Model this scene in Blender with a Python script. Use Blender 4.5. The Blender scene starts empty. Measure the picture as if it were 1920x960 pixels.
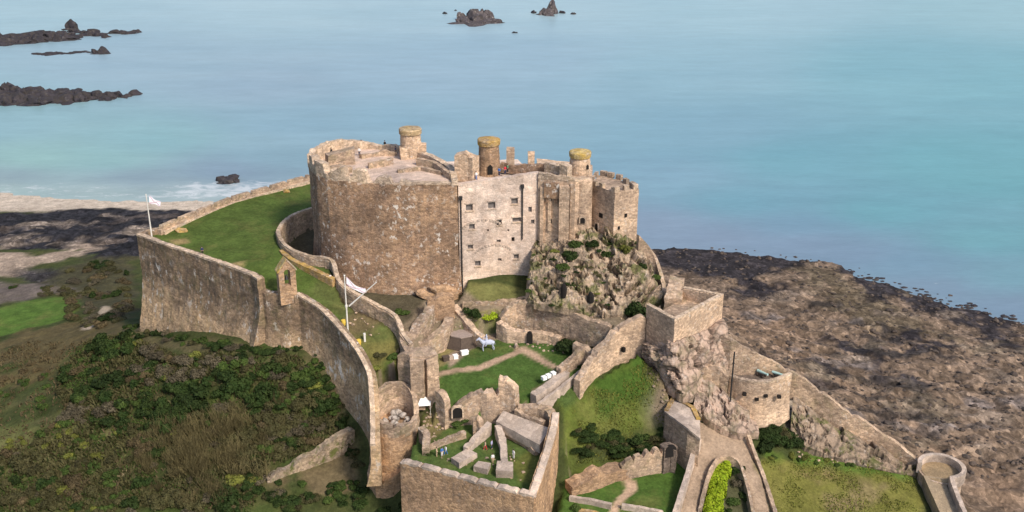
import bpy, bmesh, math, random
import numpy as np
from mathutils import Vector, noise as mnoise
from mathutils.geometry import tessellate_polygon
S = bpy.context.scene
R = math.radians
# ------------------------------------------------------------------ camera
F, CX, CY, PITCH, H = 1900.0, 960.0, 480.0, R(21.5), 112.0   # focal length in pixels of the 1920 wide photo, drone height over the sea
cam = bpy.data.objects.new('camera', bpy.data.cameras.new('camera'))
S.collection.objects.link(cam); S.camera = cam
cam.location = (0, 0, H); cam.rotation_euler = (math.pi/2 - PITCH, 0, 0)
cam.data.sensor_width = 36; cam.data.lens = 36*F/1920
cam.data.clip_start = 1; cam.data.clip_end = 30000
# ------------------------------------------------------------------ sky, sun, exposure
SUN_EL, SUN_AZ = R(44), R(140)          # azimuth clockwise from +Y (the view direction)
W = bpy.data.worlds.new('World'); S.world = W; W.use_nodes = True
nt = W.node_tree; bg = nt.nodes['Background']
sky = nt.nodes.new('ShaderNodeTexSky'); sky.sky_type = 'NISHITA'; sky.sun_disc = False
sky.sun_elevation = SUN_EL; sky.sun_rotation = SUN_AZ; sky.air_density = 1.0; sky.dust_density = 2.2; sky.ozone_density = 1.0
nt.links.new(sky.outputs[0], bg.inputs[0]); bg.inputs[1].default_value = 0.14
sun = bpy.data.objects.new('sun', bpy.data.lights.new('sun', 'SUN')); S.collection.objects.link(sun)
sun.data.energy = 2.75; sun.data.angle = R(9); sun.data.color = (1, .91, .78)
sd = Vector((math.sin(SUN_AZ)*math.cos(SUN_EL), math.cos(SUN_AZ)*math.cos(SUN_EL), math.sin(SUN_EL)))
sun.rotation_euler = sd.to_track_quat('Z', 'Y').to_euler(); sun.location = (200, -100, 300)
S.view_settings.view_transform = 'Standard'; S.view_settings.look = 'None'
S.view_settings.exposure = 0.45; S.view_settings.gamma = 1; S.view_settings.use_curve_mapping = False
S.cycles.max_bounces = 5; S.cycles.diffuse_bounces = 3
# ------------------------------------------------------------------ survey helpers: photo pixel + height -> place in the world
def ray(px, py):
    x = (px-CX)/F; y = -(py-CY)/F
    return x, math.cos(PITCH)+y*math.sin(PITCH), -math.sin(PITCH)+y*math.cos(PITCH)
def P(px, py, z):
    x, y, zz = ray(px, py); t = (z-H)/zz
    return (x*t, y*t, z)
def zrow(Y, py):
    return H - Y*math.tan(PITCH+math.atan((py-CY)/F))
def PY(px, py, Y):
    x, y, zz = ray(px, py); t = Y/y
    return (x*t, Y, H+zz*t)
def on_plane(px, py, A, B):            # hit of a sight line with the vertical plane through A, B: (u along AB in m, z)
    x, y, zz = ray(px, py); ax, ay = A[:2]; dx, dy = B[0]-ax, B[1]-ay; L = math.hypot(dx, dy)
    nx, ny = -dy, dx
    t = (ax*nx+ay*ny)/(x*nx+y*ny)
    return ((x*t-ax)*dx+(y*t-ay)*dy)/L, H+zz*t
def N3(x, y, z, s=1.0): return mnoise.noise(Vector((x*s, y*s, z*s)))
def fbm(x, y, z=0.0, s=1.0, o=4): return mnoise.fractal(Vector((x*s, y*s, z*s)), 1.0, 2.0, o)
# ------------------------------------------------------------------ objects
WL = {}                                   # world origin of each object
def thing(name, label, cat, loc=(0, 0, 0), group=None):
    o = bpy.data.objects.new(name, None); S.collection.objects.link(o); o.empty_display_size = .5
    o.location = loc; WL[o.name] = Vector(loc); o['label'] = label; o['category'] = cat
    if group: o['group'] = group
    return o
class MB:
    def __init__(s): s.v = []; s.f = []
    def add(s, vs, fs):
        b = len(s.v); s.v.extend(vs); s.f.extend(tuple(i+b for i in f) for f in fs)
    def build(s, name, mat, parent=None, label=None, cat=None, group=None, kind=None, smooth=False, loc=None):
        v = np.array([tuple(p) for p in s.v], dtype=float)
        if parent is not None: o0 = WL[parent.name]
        elif loc is not None: o0 = Vector(loc)
        elif kind: o0 = Vector((0, 0, 0))
        else: o0 = Vector((v[:, 0].mean(), v[:, 1].mean(), v[:, 2].min()))
        me = bpy.data.meshes.new(name); me.from_pydata((v-np.array(o0)).tolist(), [], s.f)
        me.materials.append(mat); me.update()
        if smooth:
            me.polygons.foreach_set('use_smooth', [True]*len(me.polygons))
        o = bpy.data.objects.new(name, me); S.collection.objects.link(o); WL[o.name] = o0
        if parent is not None: o.parent = parent
        else: o.location = o0
        if label: o['label'] = label
        if cat: o['category'] = cat
        if group: o['group'] = group
        if kind: o['kind'] = kind
        return o
def box(mb, c, sx, sy, sz, rot=0.0, jit=0.0, seed=0, top=1.0):      # c = centre of the base
    rr = random.Random(seed+int(c[0]*37)+int(c[1]*91)); ca, sa = math.cos(rot), math.sin(rot); vs = []
    for k in (0, 1):
        for a, b in ((-1, -1), (1, -1), (1, 1), (-1, 1)):
            f = top if k else 1
            x, y = a*sx/2*f+rr.uniform(-jit, jit), b*sy/2*f+rr.uniform(-jit, jit)
            vs.append((c[0]+x*ca-y*sa, c[1]+x*sa+y*ca, c[2]+k*sz+rr.uniform(-jit, jit)*k))
    mb.add(vs, [(3, 2, 1, 0), (4, 5, 6, 7), (0, 1, 5, 4), (1, 2, 6, 5), (2, 3, 7, 6), (3, 0, 4, 7)])
def lathe(mb, x, y, prof, n=28, jit=0.0, close=True):
    vs = []; fs = []
    for r, z in prof:
        for k in range(n):
            a = 2*math.pi*k/n; rr = r+jit*N3(math.cos(a)*3+x, math.sin(a)*3+y, z, 1.1)*(r > .05)
            vs.append((x+rr*math.cos(a), y+rr*math.sin(a), z+(jit*.5*N3(a*2, z, x) if r > .05 else 0)))
    for j in range(len(prof)-1):
        for k in range(n): fs.append((j*n+k, j*n+(k+1) % n, (j+1)*n+(k+1) % n, (j+1)*n+k))
    if close:
        fs.append(tuple(range(n-1, -1, -1))); fs.append(tuple((len(prof)-1)*n+k for k in range(n)))
    mb.add(vs, fs)
def tube(mb, pts, rad, n=6):
    pts = [Vector(p) for p in pts]; vs = []; fs = []
    for i, p in enumerate(pts):
        t = (pts[min(i+1, len(pts)-1)]-pts[max(i-1, 0)]).normalized()
        a = t.cross(Vector((0, 0, 1)) if abs(t.z) < .9 else Vector((1, 0, 0))).normalized(); b = t.cross(a)
        r = rad[i] if isinstance(rad, (list, tuple)) else rad
        for k in range(n):
            g = 2*math.pi*k/n; vs.append(tuple(p+(a*math.cos(g)+b*math.sin(g))*r))
    for i in range(len(pts)-1):
        for k in range(n): fs.append((i*n+k, i*n+(k+1) % n, (i+1)*n+(k+1) % n, (i+1)*n+k))
    fs.append(tuple(range(n-1, -1, -1))); fs.append(tuple((len(pts)-1)*n+k for k in range(n)))
    mb.add(vs, fs)
def smooth_line(pts, k=6):
    out = []; n = len(pts); pts = [np.array(p, float) for p in pts]
    for i in range(n-1):
        p0, p1, p2, p3 = pts[max(i-1, 0)], pts[i], pts[i+1], pts[min(i+2, n-1)]
        for j in range(k):
            t = j/k
            out.append(.5*((2*p1)+(p2-p0)*t+(2*p0-5*p1+4*p2-p3)*t*t+(3*p1-p0-3*p2+p3)*t**3))
    out.append(pts[-1]); return out
def resample(pts, step):
    out = []; pts = [np.array(p, float) for p in pts]
    for a, b in zip(pts[:-1], pts[1:]):
        n = max(1, int(round(math.hypot(*(b-a)[:2])/step)))
        for j in range(n): out.append(a+(b-a)*j/n)
    out.append(pts[-1]); return out
def wpts(lst):                            # (px, py of the top edge, z of the top, base: z if < 100 else photo row)
    out = []
    for px, py, zt, b in lst:
        x, y, z = P(px, py, zt); out.append((x, y, zt, zrow(y, b) if b >= 100 else b))
    return out
def wall(mb, pts, th=1.0, fl=.5, step=.7, batter=0.0, bat_side=-1, bat_h=.5, jit=.07, ruin=0.0, rough_top=.12, curve=False, closed=False,
         crenel=None, seed=0):
    """masonry wall along pts (x, y, top, base); fl = share of the thickness on the left of the line"""
    if curve: pts = smooth_line(pts)
    pts = resample(pts, step); n = len(pts); s = 0.0; ring = []
    hmax = max(p[2]-p[3] for p in pts); m = max(2, int(hmax/1.1)+1)
    for i, p in enumerate(pts):
        a = pts[i-1] if (i or closed) else p
        b = pts[(i+1) % n] if (i < n-1 or closed) else p
        if closed and i == 0: a = pts[-2]
        if closed and i == n-1: b = pts[1]
        t = (b-a)[:2]; L = math.hypot(*t) or 1; t = t/L; nx, ny = -t[1], t[0]
        if i: s += math.hypot(*(p-pts[i-1])[:2])
        zt = p[2]+rough_top*N3(s*1.3, seed, p[2]*.1, 1.0)
        if ruin: zt -= ruin*max(0, N3(s*.33, seed*3.1+.5, 0)+.1*N3(s*2, seed, 1)+.1)*1.6
        if crenel:
            per, gap, dep = crenel
            if (s % per) < gap: zt -= dep
        zb = p[3]; col = []
        zt = max(zt, zb+.15)
        for j in range(m+1):
            f = j/m; z = zb+(zt-zb)*f
            bt = batter*max(0, (bat_h-f)/bat_h)**1.3 if batter else 0
            ol = th*fl+(bt if bat_side > 0 else 0); orr = th*(1-fl)+(bt if bat_side < 0 else 0)
            col.append((p[0]+nx*ol, p[1]+ny*ol, z)); col.insert(0, (p[0]-nx*orr, p[1]-ny*orr, z))
        # order: right top .. right base, left base .. left top  -> reorder to right base..right top, left top..left base
        rt = col[:m+1][::-1]; lf = col[m+1:]
        ring.append(rt+lf[::-1])
    K = 2*(m+1); vs = []; fs = []
    for rg in ring:
        for q in rg:
            v = mnoise.noise_vector(Vector((q[0]*.8+seed, q[1]*.8, q[2]*.8)))*jit
            v2 = mnoise.noise_vector(Vector((q[0]*2.9+seed, q[1]*2.9, q[2]*2.9)))*jit*.8
            vs.append((q[0]+v.x+v2.x, q[1]+v.y+v2.y, q[2]+(v.z+v2.z)*.5))
    for i in range(n-1):
        for k in range(K-1): fs.append((i*K+k, (i+1)*K+k, (i+1)*K+k+1, i*K+k+1))
    if not closed:
        for i, fl_ in ((0, 1), (n-1, 0)):
            for j in range(m):
                q = (i*K+j, i*K+j+1, i*K+K-2-j, i*K+K-1-j)
                fs.append(q if fl_ else q[::-1])
    mb.add(vs, fs)
    return pts
def prism(mb, poly, zb, zt, step=1.0, jit=.06, seed=0, cap=True, batter=0.0):
    """solid masonry block over a plan polygon; zt a number or one height per corner"""
    n = len(poly); zts = zt if isinstance(zt, (list, tuple)) else [zt]*n; zbs = zb if isinstance(zb, (list, tuple)) else [zb]*n
    pts = [np.array((poly[i % n][0], poly[i % n][1], zts[i % n], zbs[i % n])) for i in range(n+1)]
    pts = resample(pts, step)[:-1]; N = len(pts); m = max(2, int(max(p[2]-p[3] for p in pts)/1.1)+1)
    cx = sum(p[0] for p in pts)/N; cy = sum(p[1] for p in pts)/N; vs = []; fs = []
    for p in pts:
        for j in range(m+1):
            z = p[3]+(p[2]-p[3])*j/m
            b = batter*max(0, .4-j/m)/.4; L = math.hypot(p[0]-cx, p[1]-cy) or 1
            q = Vector((p[0]+(p[0]-cx)/L*b, p[1]+(p[1]-cy)/L*b, z))
            v = mnoise.noise_vector(q*.8+Vector((seed, 0, 0)))*jit+mnoise.noise_vector(q*2.7+Vector((seed, 0, 0)))*jit*.7
            vs.append(tuple(q+v))
    area = sum(pts[i][0]*pts[(i+1) % N][1]-pts[(i+1) % N][0]*pts[i][1] for i in range(N))
    for i in range(N):
        for j in range(m):
            q = (i*(m+1)+j, ((i+1) % N)*(m+1)+j, ((i+1) % N)*(m+1)+j+1, i*(m+1)+j+1)
            fs.append(q if area > 0 else q[::-1])
    if cap:
        top = [i*(m+1)+m for i in range(N)]
        tri = tessellate_polygon([[Vector((vs[t][0], vs[t][1], 0)) for t in top]])
        for t in tri:
            q = [top[i] for i in t]
            a = (vs[q[1]][0]-vs[q[0]][0])*(vs[q[2]][1]-vs[q[0]][1])-(vs[q[2]][0]-vs[q[0]][0])*(vs[q[1]][1]-vs[q[0]][1])
            fs.append(tuple(q if a > 0 else q[::-1]))
    mb.add(vs, fs)
_ico = {}
def ico(sub):
    if sub not in _ico:
        bm = bmesh.new(); bmesh.ops.create_icosphere(bm, subdivisions=sub, radius=1)
        _ico[sub] = (np.array([v.co[:] for v in bm.verts]), [tuple(v.index for v in f.verts) for f in bm.faces]); bm.free()
    return _ico[sub]
def rock(mb, c, r, seed, sub=3, planes=15, rough=.1, tilt=.5):
    rg = np.random.RandomState(seed); U, fs = ico(sub)
    n = rg.normal(size=(planes, 3)); n /= np.linalg.norm(n, axis=1)[:, None]; d = rg.uniform(.55, .95, planes)
    dt = U @ n.T; rr = np.where(dt > .05, d/np.maximum(dt, .05), 9).min(axis=1); rr = np.minimum(rr, 1.15)
    nz = np.array([mnoise.fractal(Vector(u*2.6+seed), 1, 2, 4) for u in U]); rr = rr*(1+rough*nz)
    v = U*rr[:, None]
    a, b = rg.uniform(0, 6.28), rg.uniform(-tilt, tilt)
    v = v*np.array(r)
    Ry = np.array([[math.cos(b), 0, math.sin(b)], [0, 1, 0], [-math.sin(b), 0, math.cos(b)]])
    Rz = np.array([[math.cos(a), -math.sin(a), 0], [math.sin(a), math.cos(a), 0], [0, 0, 1]])
    v = v @ Ry.T
    if abs(r[0]-r[1]) < .4*max(r[0], r[1]): v = v @ Rz.T
    mb.add([tuple(p) for p in v+np.array(c)], fs)
def cliff(mb, bot, top, seed, amp=1.2, step=.28, cell=2.2, bulge=.6, tall=1.7, ledge=.0):
    """continuous bedrock face between a foot line and a head line: tilted joint blocks, fissures and roughness"""
    rg = np.random.RandomState(seed)
    def rs(l, n):
        l = np.array(l, float); d = np.r_[0, np.cumsum(np.linalg.norm(np.diff(l, axis=0), axis=1))]; t = np.linspace(0, d[-1], n)
        return np.stack([np.interp(t, d, l[:, k]) for k in range(3)], 1)
    Lb = np.linalg.norm(np.diff(np.array(bot, float), axis=0), axis=1).sum(); n = int(Lb/step)+2; B0, T0 = rs(bot, n), rs(top, n)
    hh = np.linalg.norm(T0-B0, axis=1).max(); m = int(hh/step)+2; t = np.linspace(0, 1, m)[None, :, None]
    p = B0[:, None]*(1-t)+T0[:, None]*t
    tx = np.gradient(B0*.5+T0*.5, axis=0); tx[:, 2] = 0; tx /= np.linalg.norm(tx, axis=1)[:, None]+1e-9
    nr = np.stack([tx[:, 1], -tx[:, 0], np.zeros(n)], 1); up = T0-B0; up /= np.linalg.norm(up, axis=1)[:, None]+1e-9
    nr = np.cross(tx, up); nr = np.where((nr[:, 1] > 0)[:, None], -nr, nr); k = max(3, n//25) | 1
    for c in range(3): nr[:, c] = np.convolve(np.pad(nr[:, c], k//2, mode='edge'), np.ones(k)/k, 'valid')
    U = np.linspace(0, Lb, n)[:, None]+np.zeros((1, m)); V = np.linspace(0, hh, m)[None]+np.zeros((n, 1))
    wx = np.array([[mnoise.fractal(Vector((a*.5, b*.5, seed)), 1, 2, 4) for b in V[0]] for a in U[:, 0]]); wy = np.array([[mnoise.fractal(Vector((a*.5, b*.5, seed+9)), 1, 2, 4) for b in V[0]] for a in U[:, 0]])
    D = np.zeros((n, m))
    for cs, am in ((cell, amp), (cell*.42, amp*.17)):
        ns = int(Lb*hh/(cs*cs*tall))+4; sx, sy = rg.uniform(-1, Lb+1, ns), rg.uniform(-1, hh+1, ns); off = rg.uniform(-.5, .6, ns); tu, tv = rg.normal(0, .42, ns)/cs*1.3, rg.normal(.16, .3, ns)/cs
        uu, vv = U+wx*cs*.55+V*.25, V+wy*cs*.5
        d1 = np.full((n, m), 1e9); d2 = d1.copy(); h = np.zeros((n, m))
        for i in range(ns):
            d = np.hypot(uu-sx[i], (vv-sy[i])/tall); k = d < d1
            d2 = np.where(k, d1, np.minimum(d2, d)); h = np.where(k, off[i]+tu[i]*(uu-sx[i])+tv[i]*(vv-sy[i]), h); d1 = np.where(k, d, d1)
        D += am*(h-.4*np.exp(-((d2-d1)/(.1*cs))**2))
    D += .09*amp*np.array([[mnoise.fractal(Vector((a*1.9, b*1.9, seed+4)), 1, 2, 3) for b in V[0]] for a in U[:, 0]])
    D += bulge*np.sin(np.pi*np.linspace(0, 1, m))[None]
    edge = np.minimum(1, np.minimum(np.arange(n), n-1-np.arange(n))/5.)[:, None]; D = D*(.3+.7*edge)
    q = p+nr[:, None]*D[..., None]
    back = q[:, -1]+np.array((0, 2.5, -.3)); foot = q[:, 0]+np.array((0, .3, -1.5))
    allp = np.concatenate([foot[:, None], q, back[:, None]], 1); M_ = m+2
    fs = [(i*M_+j, (i+1)*M_+j, (i+1)*M_+j+1, i*M_+j+1) for i in range(n-1) for j in range(M_-1)]
    if (np.cross(allp[n//2+1, 2]-allp[n//2, 2], allp[n//2, 3]-allp[n//2, 2]) @ nr[n//2]) < 0: fs = [f[::-1] for f in fs]
    mb.add([tuple(v) for v in allp.reshape(-1, 3)], fs)
    def at(px, py):                        # point of the face seen at a photo pixel
        v = q.reshape(-1, 3); dz = v[:, 2]-H; dep = v[:, 1]*math.cos(PITCH)-dz*math.sin(PITCH); up_ = v[:, 1]*math.sin(PITCH)+dz*math.cos(PITCH)
        return tuple(v[np.argmin((CX+F*v[:, 0]/dep-px)**2+(CY-F*up_/dep-py)**2+dep*.8)])
    return at
# ------------------------------------------------------------------ materials
class NT:
    def __init__(s, name, rough=.9, spec=.2):
        s.m = bpy.data.materials.new(name); s.m.use_nodes = True; s.t = s.m.node_tree; s.b = s.t.nodes['Principled BSDF']
        s.b.inputs['Roughness'].default_value = rough; s.b.inputs['Specular IOR Level'].default_value = spec
        s.pos = s.t.nodes.new('ShaderNodeNewGeometry').outputs['Position']
    def n(s, typ, **kw):
        x = s.t.nodes.new('ShaderNode'+typ)
        for k, v in kw.items(): setattr(x, k, v)
        return x
    def put(s, sock, v):
        if hasattr(v, 'links'): s.t.links.new(v, sock)
        else: sock.default_value = v
    def scaled(s, sc):
        x = s.n('Mapping'); s.put(x.inputs[0], s.pos); x.inputs['Scale'].default_value = sc; return x.outputs[0]
    def noise(s, scale, detail=4, rough=.55, vec=None, dist=0.0):
        x = s.n('TexNoise'); s.put(x.inputs['Vector'], vec or s.pos); x.inputs['Scale'].default_value = scale
        x.inputs['Detail'].default_value = detail; x.inputs['Roughness'].default_value = rough; x.inputs['Distortion'].default_value = dist
        return x.outputs[0]
    def vor(s, scale, vec=None, feature='F1', out='Color'):
        x = s.n('TexVoronoi', feature=feature); s.put(x.inputs['Vector'], vec or s.pos); x.inputs['Scale'].default_value = scale
        return x.outputs[out]
    def ramp(s, fac, stops):
        x = s.n('ValToRGB'); s.put(x.inputs[0], fac); e = x.color_ramp.elements
        while len(e) < len(stops): e.new(.5)
        for el, (p, c) in zip(e, stops):
            el.position = p; el.color = (*c, 1) if isinstance(c, tuple) else (c, c, c, 1)
        return x.outputs[0]
    def mix(s, fac, a, b, mode='MIX'):
        x = s.n('Mix', data_type='RGBA', blend_type=mode); s.put(x.inputs[0], fac)
        for i, v in ((6, a), (7, b)):
            if isinstance(v, tuple) and len(v) == 3: v = (*v, 1)
            s.put(x.inputs[i], v)
        return x.outputs[2]
    def math(s, op, a, b=0.0):
        x = s.n('Math', operation=op); s.put(x.inputs[0], a); s.put(x.inputs[1], b); return x.outputs[0]
    def bump(s, h, strength=.5, dist=.1):
        x = s.n('Bump'); s.put(x.inputs['Height'], h); x.inputs['Strength'].default_value = strength; x.inputs['Distance'].default_value = dist
        s.put(s.b.inputs['Normal'], x.outputs[0])
    def color(s, c):
        if isinstance(c, tuple) and len(c) == 3: c = (*c, 1)
        s.put(s.b.inputs['Base Color'], c)
def stone(name, c1, c2, c3, spots=.0, lichen=0.0, moss=0.0, block=(2.0, 2.0, 3.2), streak=.35, con=1.0, low=None, spsc=(1.5, 1.5, 1.5)):
    m = NT(name, .95, .12)
    big = m.noise(.16, 5, .6); mid = m.noise(.75, 5, .65)
    c = m.mix(m.ramp(big, [(.36, 0.), (.62, 1.)]), c1, c2)
    c = m.mix(m.ramp(mid, [(.42, 0.), (.68, .85)]), c, c3)
    bv = m.scaled(block); cell = m.vor(1.0, bv); edge = m.vor(1.0, bv, 'DISTANCE_TO_EDGE', 'Distance')
    sep = m.n('SeparateColor'); m.put(sep.inputs[0], cell)
    var = m.ramp(sep.outputs[0], [(0., 1-.28*con), (.5, 1.), (1., 1+.34*con)])
    c = m.mix(1.0, c, var, 'MULTIPLY')
    c = m.mix(m.ramp(edge, [(.0, .2*con), (.1, 0.)]), c, (.12, .095, .075))
    st = m.noise(1.0, 5, .6, m.scaled((.9, .9, .07)))
    c = m.mix(m.ramp(st, [(.5, 0.), (.72, streak)]), c, (.10, .083, .07))
    if low:                                  # older tan masonry below a ragged level
        sz = m.n('SeparateXYZ'); m.put(sz.inputs[0], m.pos); lv = m.math('ADD', sz.outputs[2], m.math('MULTIPLY', m.math('SUBTRACT', m.noise(.14, 5, .65), .5), low[1]))
        f = m.n('MapRange'); m.put(f.inputs[0], lv); f.inputs[1].default_value = low[0]+1.5; f.inputs[2].default_value = low[0]-1.5
        c = m.mix(f.outputs[0], c, m.mix(1.0, low[2], var, 'MULTIPLY'))
    pt = m.noise(.1, 5, .65); c = m.mix(1.0, c, m.ramp(pt, [(.36, (.72, .73, .76)), (.5, (1., 1., 1.)), (.64, (1.2, 1.17, 1.12))]), 'MULTIPLY')
    rp = m.n('SeparateColor'); m.put(rp.inputs[0], m.vor(1.0, m.mix(.06, m.scaled((.22, .22, .3)), m.noise(.6, 3)))); c = m.mix(1.0, c, m.ramp(rp.outputs[0], [(0., .87), (1., 1.13)]), 'MULTIPLY')
    if spots:
        sp = m.noise(1.0, 6, .70, m.scaled(spsc)); reg = m.noise(.13, 2)
        f = m.math('MULTIPLY', m.ramp(sp, [(.56, 0.), (.62, 1.)]), m.ramp(reg, [(.42, .15), (.6, 1.)]))
        c = m.mix(m.math('MULTIPLY', f, spots), c, (.62, .56, .5))
    if lichen:
        li = m.noise(.5, 5, .65); c = m.mix(m.math('MULTIPLY', m.ramp(li, [(.5, 0.), (.62, 1.)]), lichen), c, (.42, .27, .06))
    if moss:
        li = m.noise(.42, 5, .7, m.scaled((1.3, .9, 1.1))); c = m.mix(m.math('MULTIPLY', m.ramp(li, [(.5, 0.), (.62, 1.)]), moss), c, (.11, .12, .035))
    fine = m.noise(5.0, 3, .6); c = m.mix(1.0, c, m.ramp(fine, [(.25, .78), (.75, 1.2)]), 'MULTIPLY')
    m.color(c)
    m.bump(m.math('ADD', m.math('MULTIPLY', edge, .8), m.math('ADD', m.math('MULTIPLY', mid, .8), m.math('MULTIPLY', fine, .5))), .75, .14)
    return m.m
M = {}
M['brown'] = stone('brown_rubble', (.385, .25, .155), (.28, .18, .118), (.20, .13, .092), .95, streak=.4, spsc=(1.15, 1.15, .9))
M['curtain'] = stone('weathered_curtain_masonry', (.30, .205, .13), (.215, .15, .10), (.165, .12, .088), .9, 0, .22, streak=.5, low=(31, 16, (.36, .25, .155)), spsc=(.8, .8, .4))
M['warm'] = stone('warm_brown_rubble', (.45, .29, .17), (.38, .245, .15), (.32, .21, .135), .25, streak=.25)
M['pale'] = stone('pale_limewashed_masonry', (.66, .53, .44), (.58, .455, .375), (.46, .34, .265), .75, 0, 0, (1.6, 1.6, 2.6), .2, .5)
M['buff'] = stone('buff_masonry', (.53, .385, .27), (.46, .335, .24), (.38, .27, .19), .5, 0, 0, streak=.25)
M['ruin'] = stone('ruined_rubble_masonry', (.45, .325, .23), (.365, .265, .19), (.295, .215, .155), .5, 0, .25, streak=.3)
M['mossy'] = stone('overgrown_rubble', (.33, .25, .18), (.26, .2, .145), (.2, .155, .11), .4, 0, .95)
M['cap'] = stone('coping_stone', (.56, .43, .32), (.47, .36, .265), (.39, .29, .21), .5, .12)
M['tancap'] = stone('tan_cap_stone', (.46, .34, .19), (.40, .30, .18), (.36, .26, .17), .3, .25)
M['lichen'] = stone('lichened_stone', (.42, .27, .11), (.40, .25, .09), (.38, .28, .18), .3, .62)
M['yellow'] = stone('yellow_lichen_stone', (.46, .32, .06), (.44, .33, .13), (.40, .31, .2), .2, .7)
M['flag'] = stone('pinkish_roof_paving', (.56, .43, .35), (.50, .38, .305), (.43, .32, .255), .3, 0, 0, (1.1, 1.1, 1.1), 0, .4)
M['slab'] = stone('pale_slab_stone', (.50, .40, .325), (.43, .345, .28), (.37, .295, .24), .2, 0, 0, (1, 1, 1), 0, .6)
M['dark_stone'] = stone('dark_masonry', (.17, .13, .105), (.13, .10, .082), (.11, .088, .075), .1)  # one darker masonry tone, for the gun platform and garden arch
M['tanfloor'] = stone('tan_gravel_floor', (.36, .26, .15), (.33, .235, .135), (.30, .22, .13), 0, 0, 0, (3, 3, 3), 0, .3)
M['sandpath'] = stone('tan_path', (.38, .29, .19), (.34, .26, .17), (.30, .23, .155), 0, 0, 0, (3, 3, 3), 0, .3)
def rock_mat(name, c1, c2, c3, moss=0.0, pale=.5, sc=1.0):
    m = NT(name, .95, .15)
    a = m.noise(.35*sc, 6, .65); b = m.noise(1.3*sc, 6, .7, m.scaled((1, 1, .55)))
    c = m.mix(m.ramp(a, [(.38, 0.), (.62, 1.)]), c1, c2); c = m.mix(m.ramp(b, [(.45, 0.), (.66, .9)]), c, c3)
    e = m.vor(.55*sc, m.scaled((1, 1, .6)), 'DISTANCE_TO_EDGE', 'Distance')
    c = m.mix(m.ramp(e, [(0., .65), (.12, 0.)]), c, (.05, .042, .034))
    if pale:
        p = m.noise(.9*sc, 6, .75); c = m.mix(m.ramp(p, [(.56, 0.), (.66, pale)]), c, (.56, .51, .46))
    if moss:
        li = m.noise(.3, 5, .7); c = m.mix(m.math('MULTIPLY', m.ramp(li, [(.5, 0.), (.6, 1.)]), moss), c, (.085, .10, .025))
    m.color(c); m.bump(m.math('ADD', m.math('MULTIPLY', e, .6), m.math('ADD', b, m.noise(6*sc, 3))), .8, .2)
    return m.m
M['crag'] = rock_mat('crag_granite', (.47, .35, .25), (.37, .275, .195), (.24, .185, .13), .8, .45, .75)
M['redrock'] = rock_mat('reddish_granite', (.50, .36, .28), (.40, .29, .225), (.26, .20, .155), .3, .4, .8)
M['outcrop'] = rock_mat('brown_outcrop', (.36, .265, .19), (.27, .20, .145), (.17, .13, .095), .8, .35, .8)
M['shore'] = rock_mat('shore_rock', (.135, .10, .078), (.09, .07, .058), (.05, .042, .04), 0, .10)
M['reef'] = rock_mat('dark_reef_rock', (.055, .047, .05), (.04, .036, .042), (.022, .021, .027), 0, .08, .4)
M['reefpale'] = rock_mat('pale_islet_rock', (.12, .10, .098), (.075, .065, .07), (.035, .032, .04), 0, .3, .4)
def plain(name, c, rough=.7, var=.15, sc=2.0, spec=.3, metal=0):
    m = NT(name, rough, spec); f = m.noise(sc, 4, .6)
    m.color(m.mix(1.0, c, m.ramp(f, [(.25, 1-var), (.75, 1+var)]), 'MULTIPLY')); m.b.inputs['Metallic'].default_value = metal
    return m.m
M['void'] = plain('dark_opening', (.012, .010, .009), .9)
M['glass'] = plain('old_window_glass', (.15, .135, .13), .35, .2, 1, .5)
M['pole'] = plain('white_painted_pole', (.62, .59, .54), .5, .1)
M['flagcloth'] = plain('white_flag_cloth', (.85, .83, .88), .8, .05)
M['red'] = plain('faded_red_cloth', (.62, .40, .47), .8, .1)
M['lead'] = plain('pale_blue_roof', (.46, .50, .60), .5, .1)
M['iron'] = plain('dark_iron', (.05, .05, .052), .5, .2, 3, .4, .6)
M['bronze'] = plain('green_bronze', (.36, .50, .46), .6, .2)
M['white'] = plain('white_painted', (.82, .81, .78), .6, .06)
M['statue'] = plain('pale_blue_steel', (.42, .45, .56), .5, .15, 3)
M['yellowpaint'] = plain('yellow_paint', (.70, .48, .08), .6, .15)
M['wood'] = plain('dark_weathered_wood', (.085, .062, .048), .9, .3, 3)
M['woodtop'] = plain('greyed_timber_top', (.30, .235, .20), .9, .2, 3)
M['skin'] = plain('skin', (.45, .28, .20), .6, .05); M['hair'] = plain('dark_hair', (.04, .03, .022), .8)
for k, c in dict(blue=(.06, .16, .42), navy=(.03, .04, .09), crimson=(.5, .03, .05), black=(.02, .02, .022), pale=(.68, .66, .64), lilac=(.42, .42, .62), jade=(.10, .25, .14), tan=(.5, .37, .24)).items():
    M['cloth_'+k] = plain('cloth_'+k, c, .9, .1)
def leafmat(name, c1, c2, c3=None):
    m = NT(name, .8, .15); oi = m.n('ObjectInfo').outputs['Random']; f = m.noise(.9, 4, .7)
    c = m.mix(m.ramp(f, [(.35, 0.), (.65, 1.)]), c1, c2)
    c = m.mix(1.0, c, m.ramp(oi, [(0., .72), (1., 1.3)]), 'MULTIPLY')
    g = m.noise(5.0, 2); c = m.mix(1.0, c, m.ramp(g, [(.25, .65), (.75, 1.35)]), 'MULTIPLY')
    m.color(c); return m.m
M['leaf_dark'] = leafmat('dark_green_leaves', (.014, .029, .006), (.030, .046, .011))
M['leaf_green'] = leafmat('mid_green_leaves', (.032, .058, .011), (.056, .080, .019))
M['leaf_lime'] = leafmat('lime_green_leaves', (.19, .27, .012), (.25, .31, .018))
M['leaf_yellow'] = leafmat('yellow_green_leaves', (.135, .14, .026), (.10, .11, .026))
M['leaf_olive'] = leafmat('olive_scrub_leaves', (.046, .046, .018), (.072, .064, .027))
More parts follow.
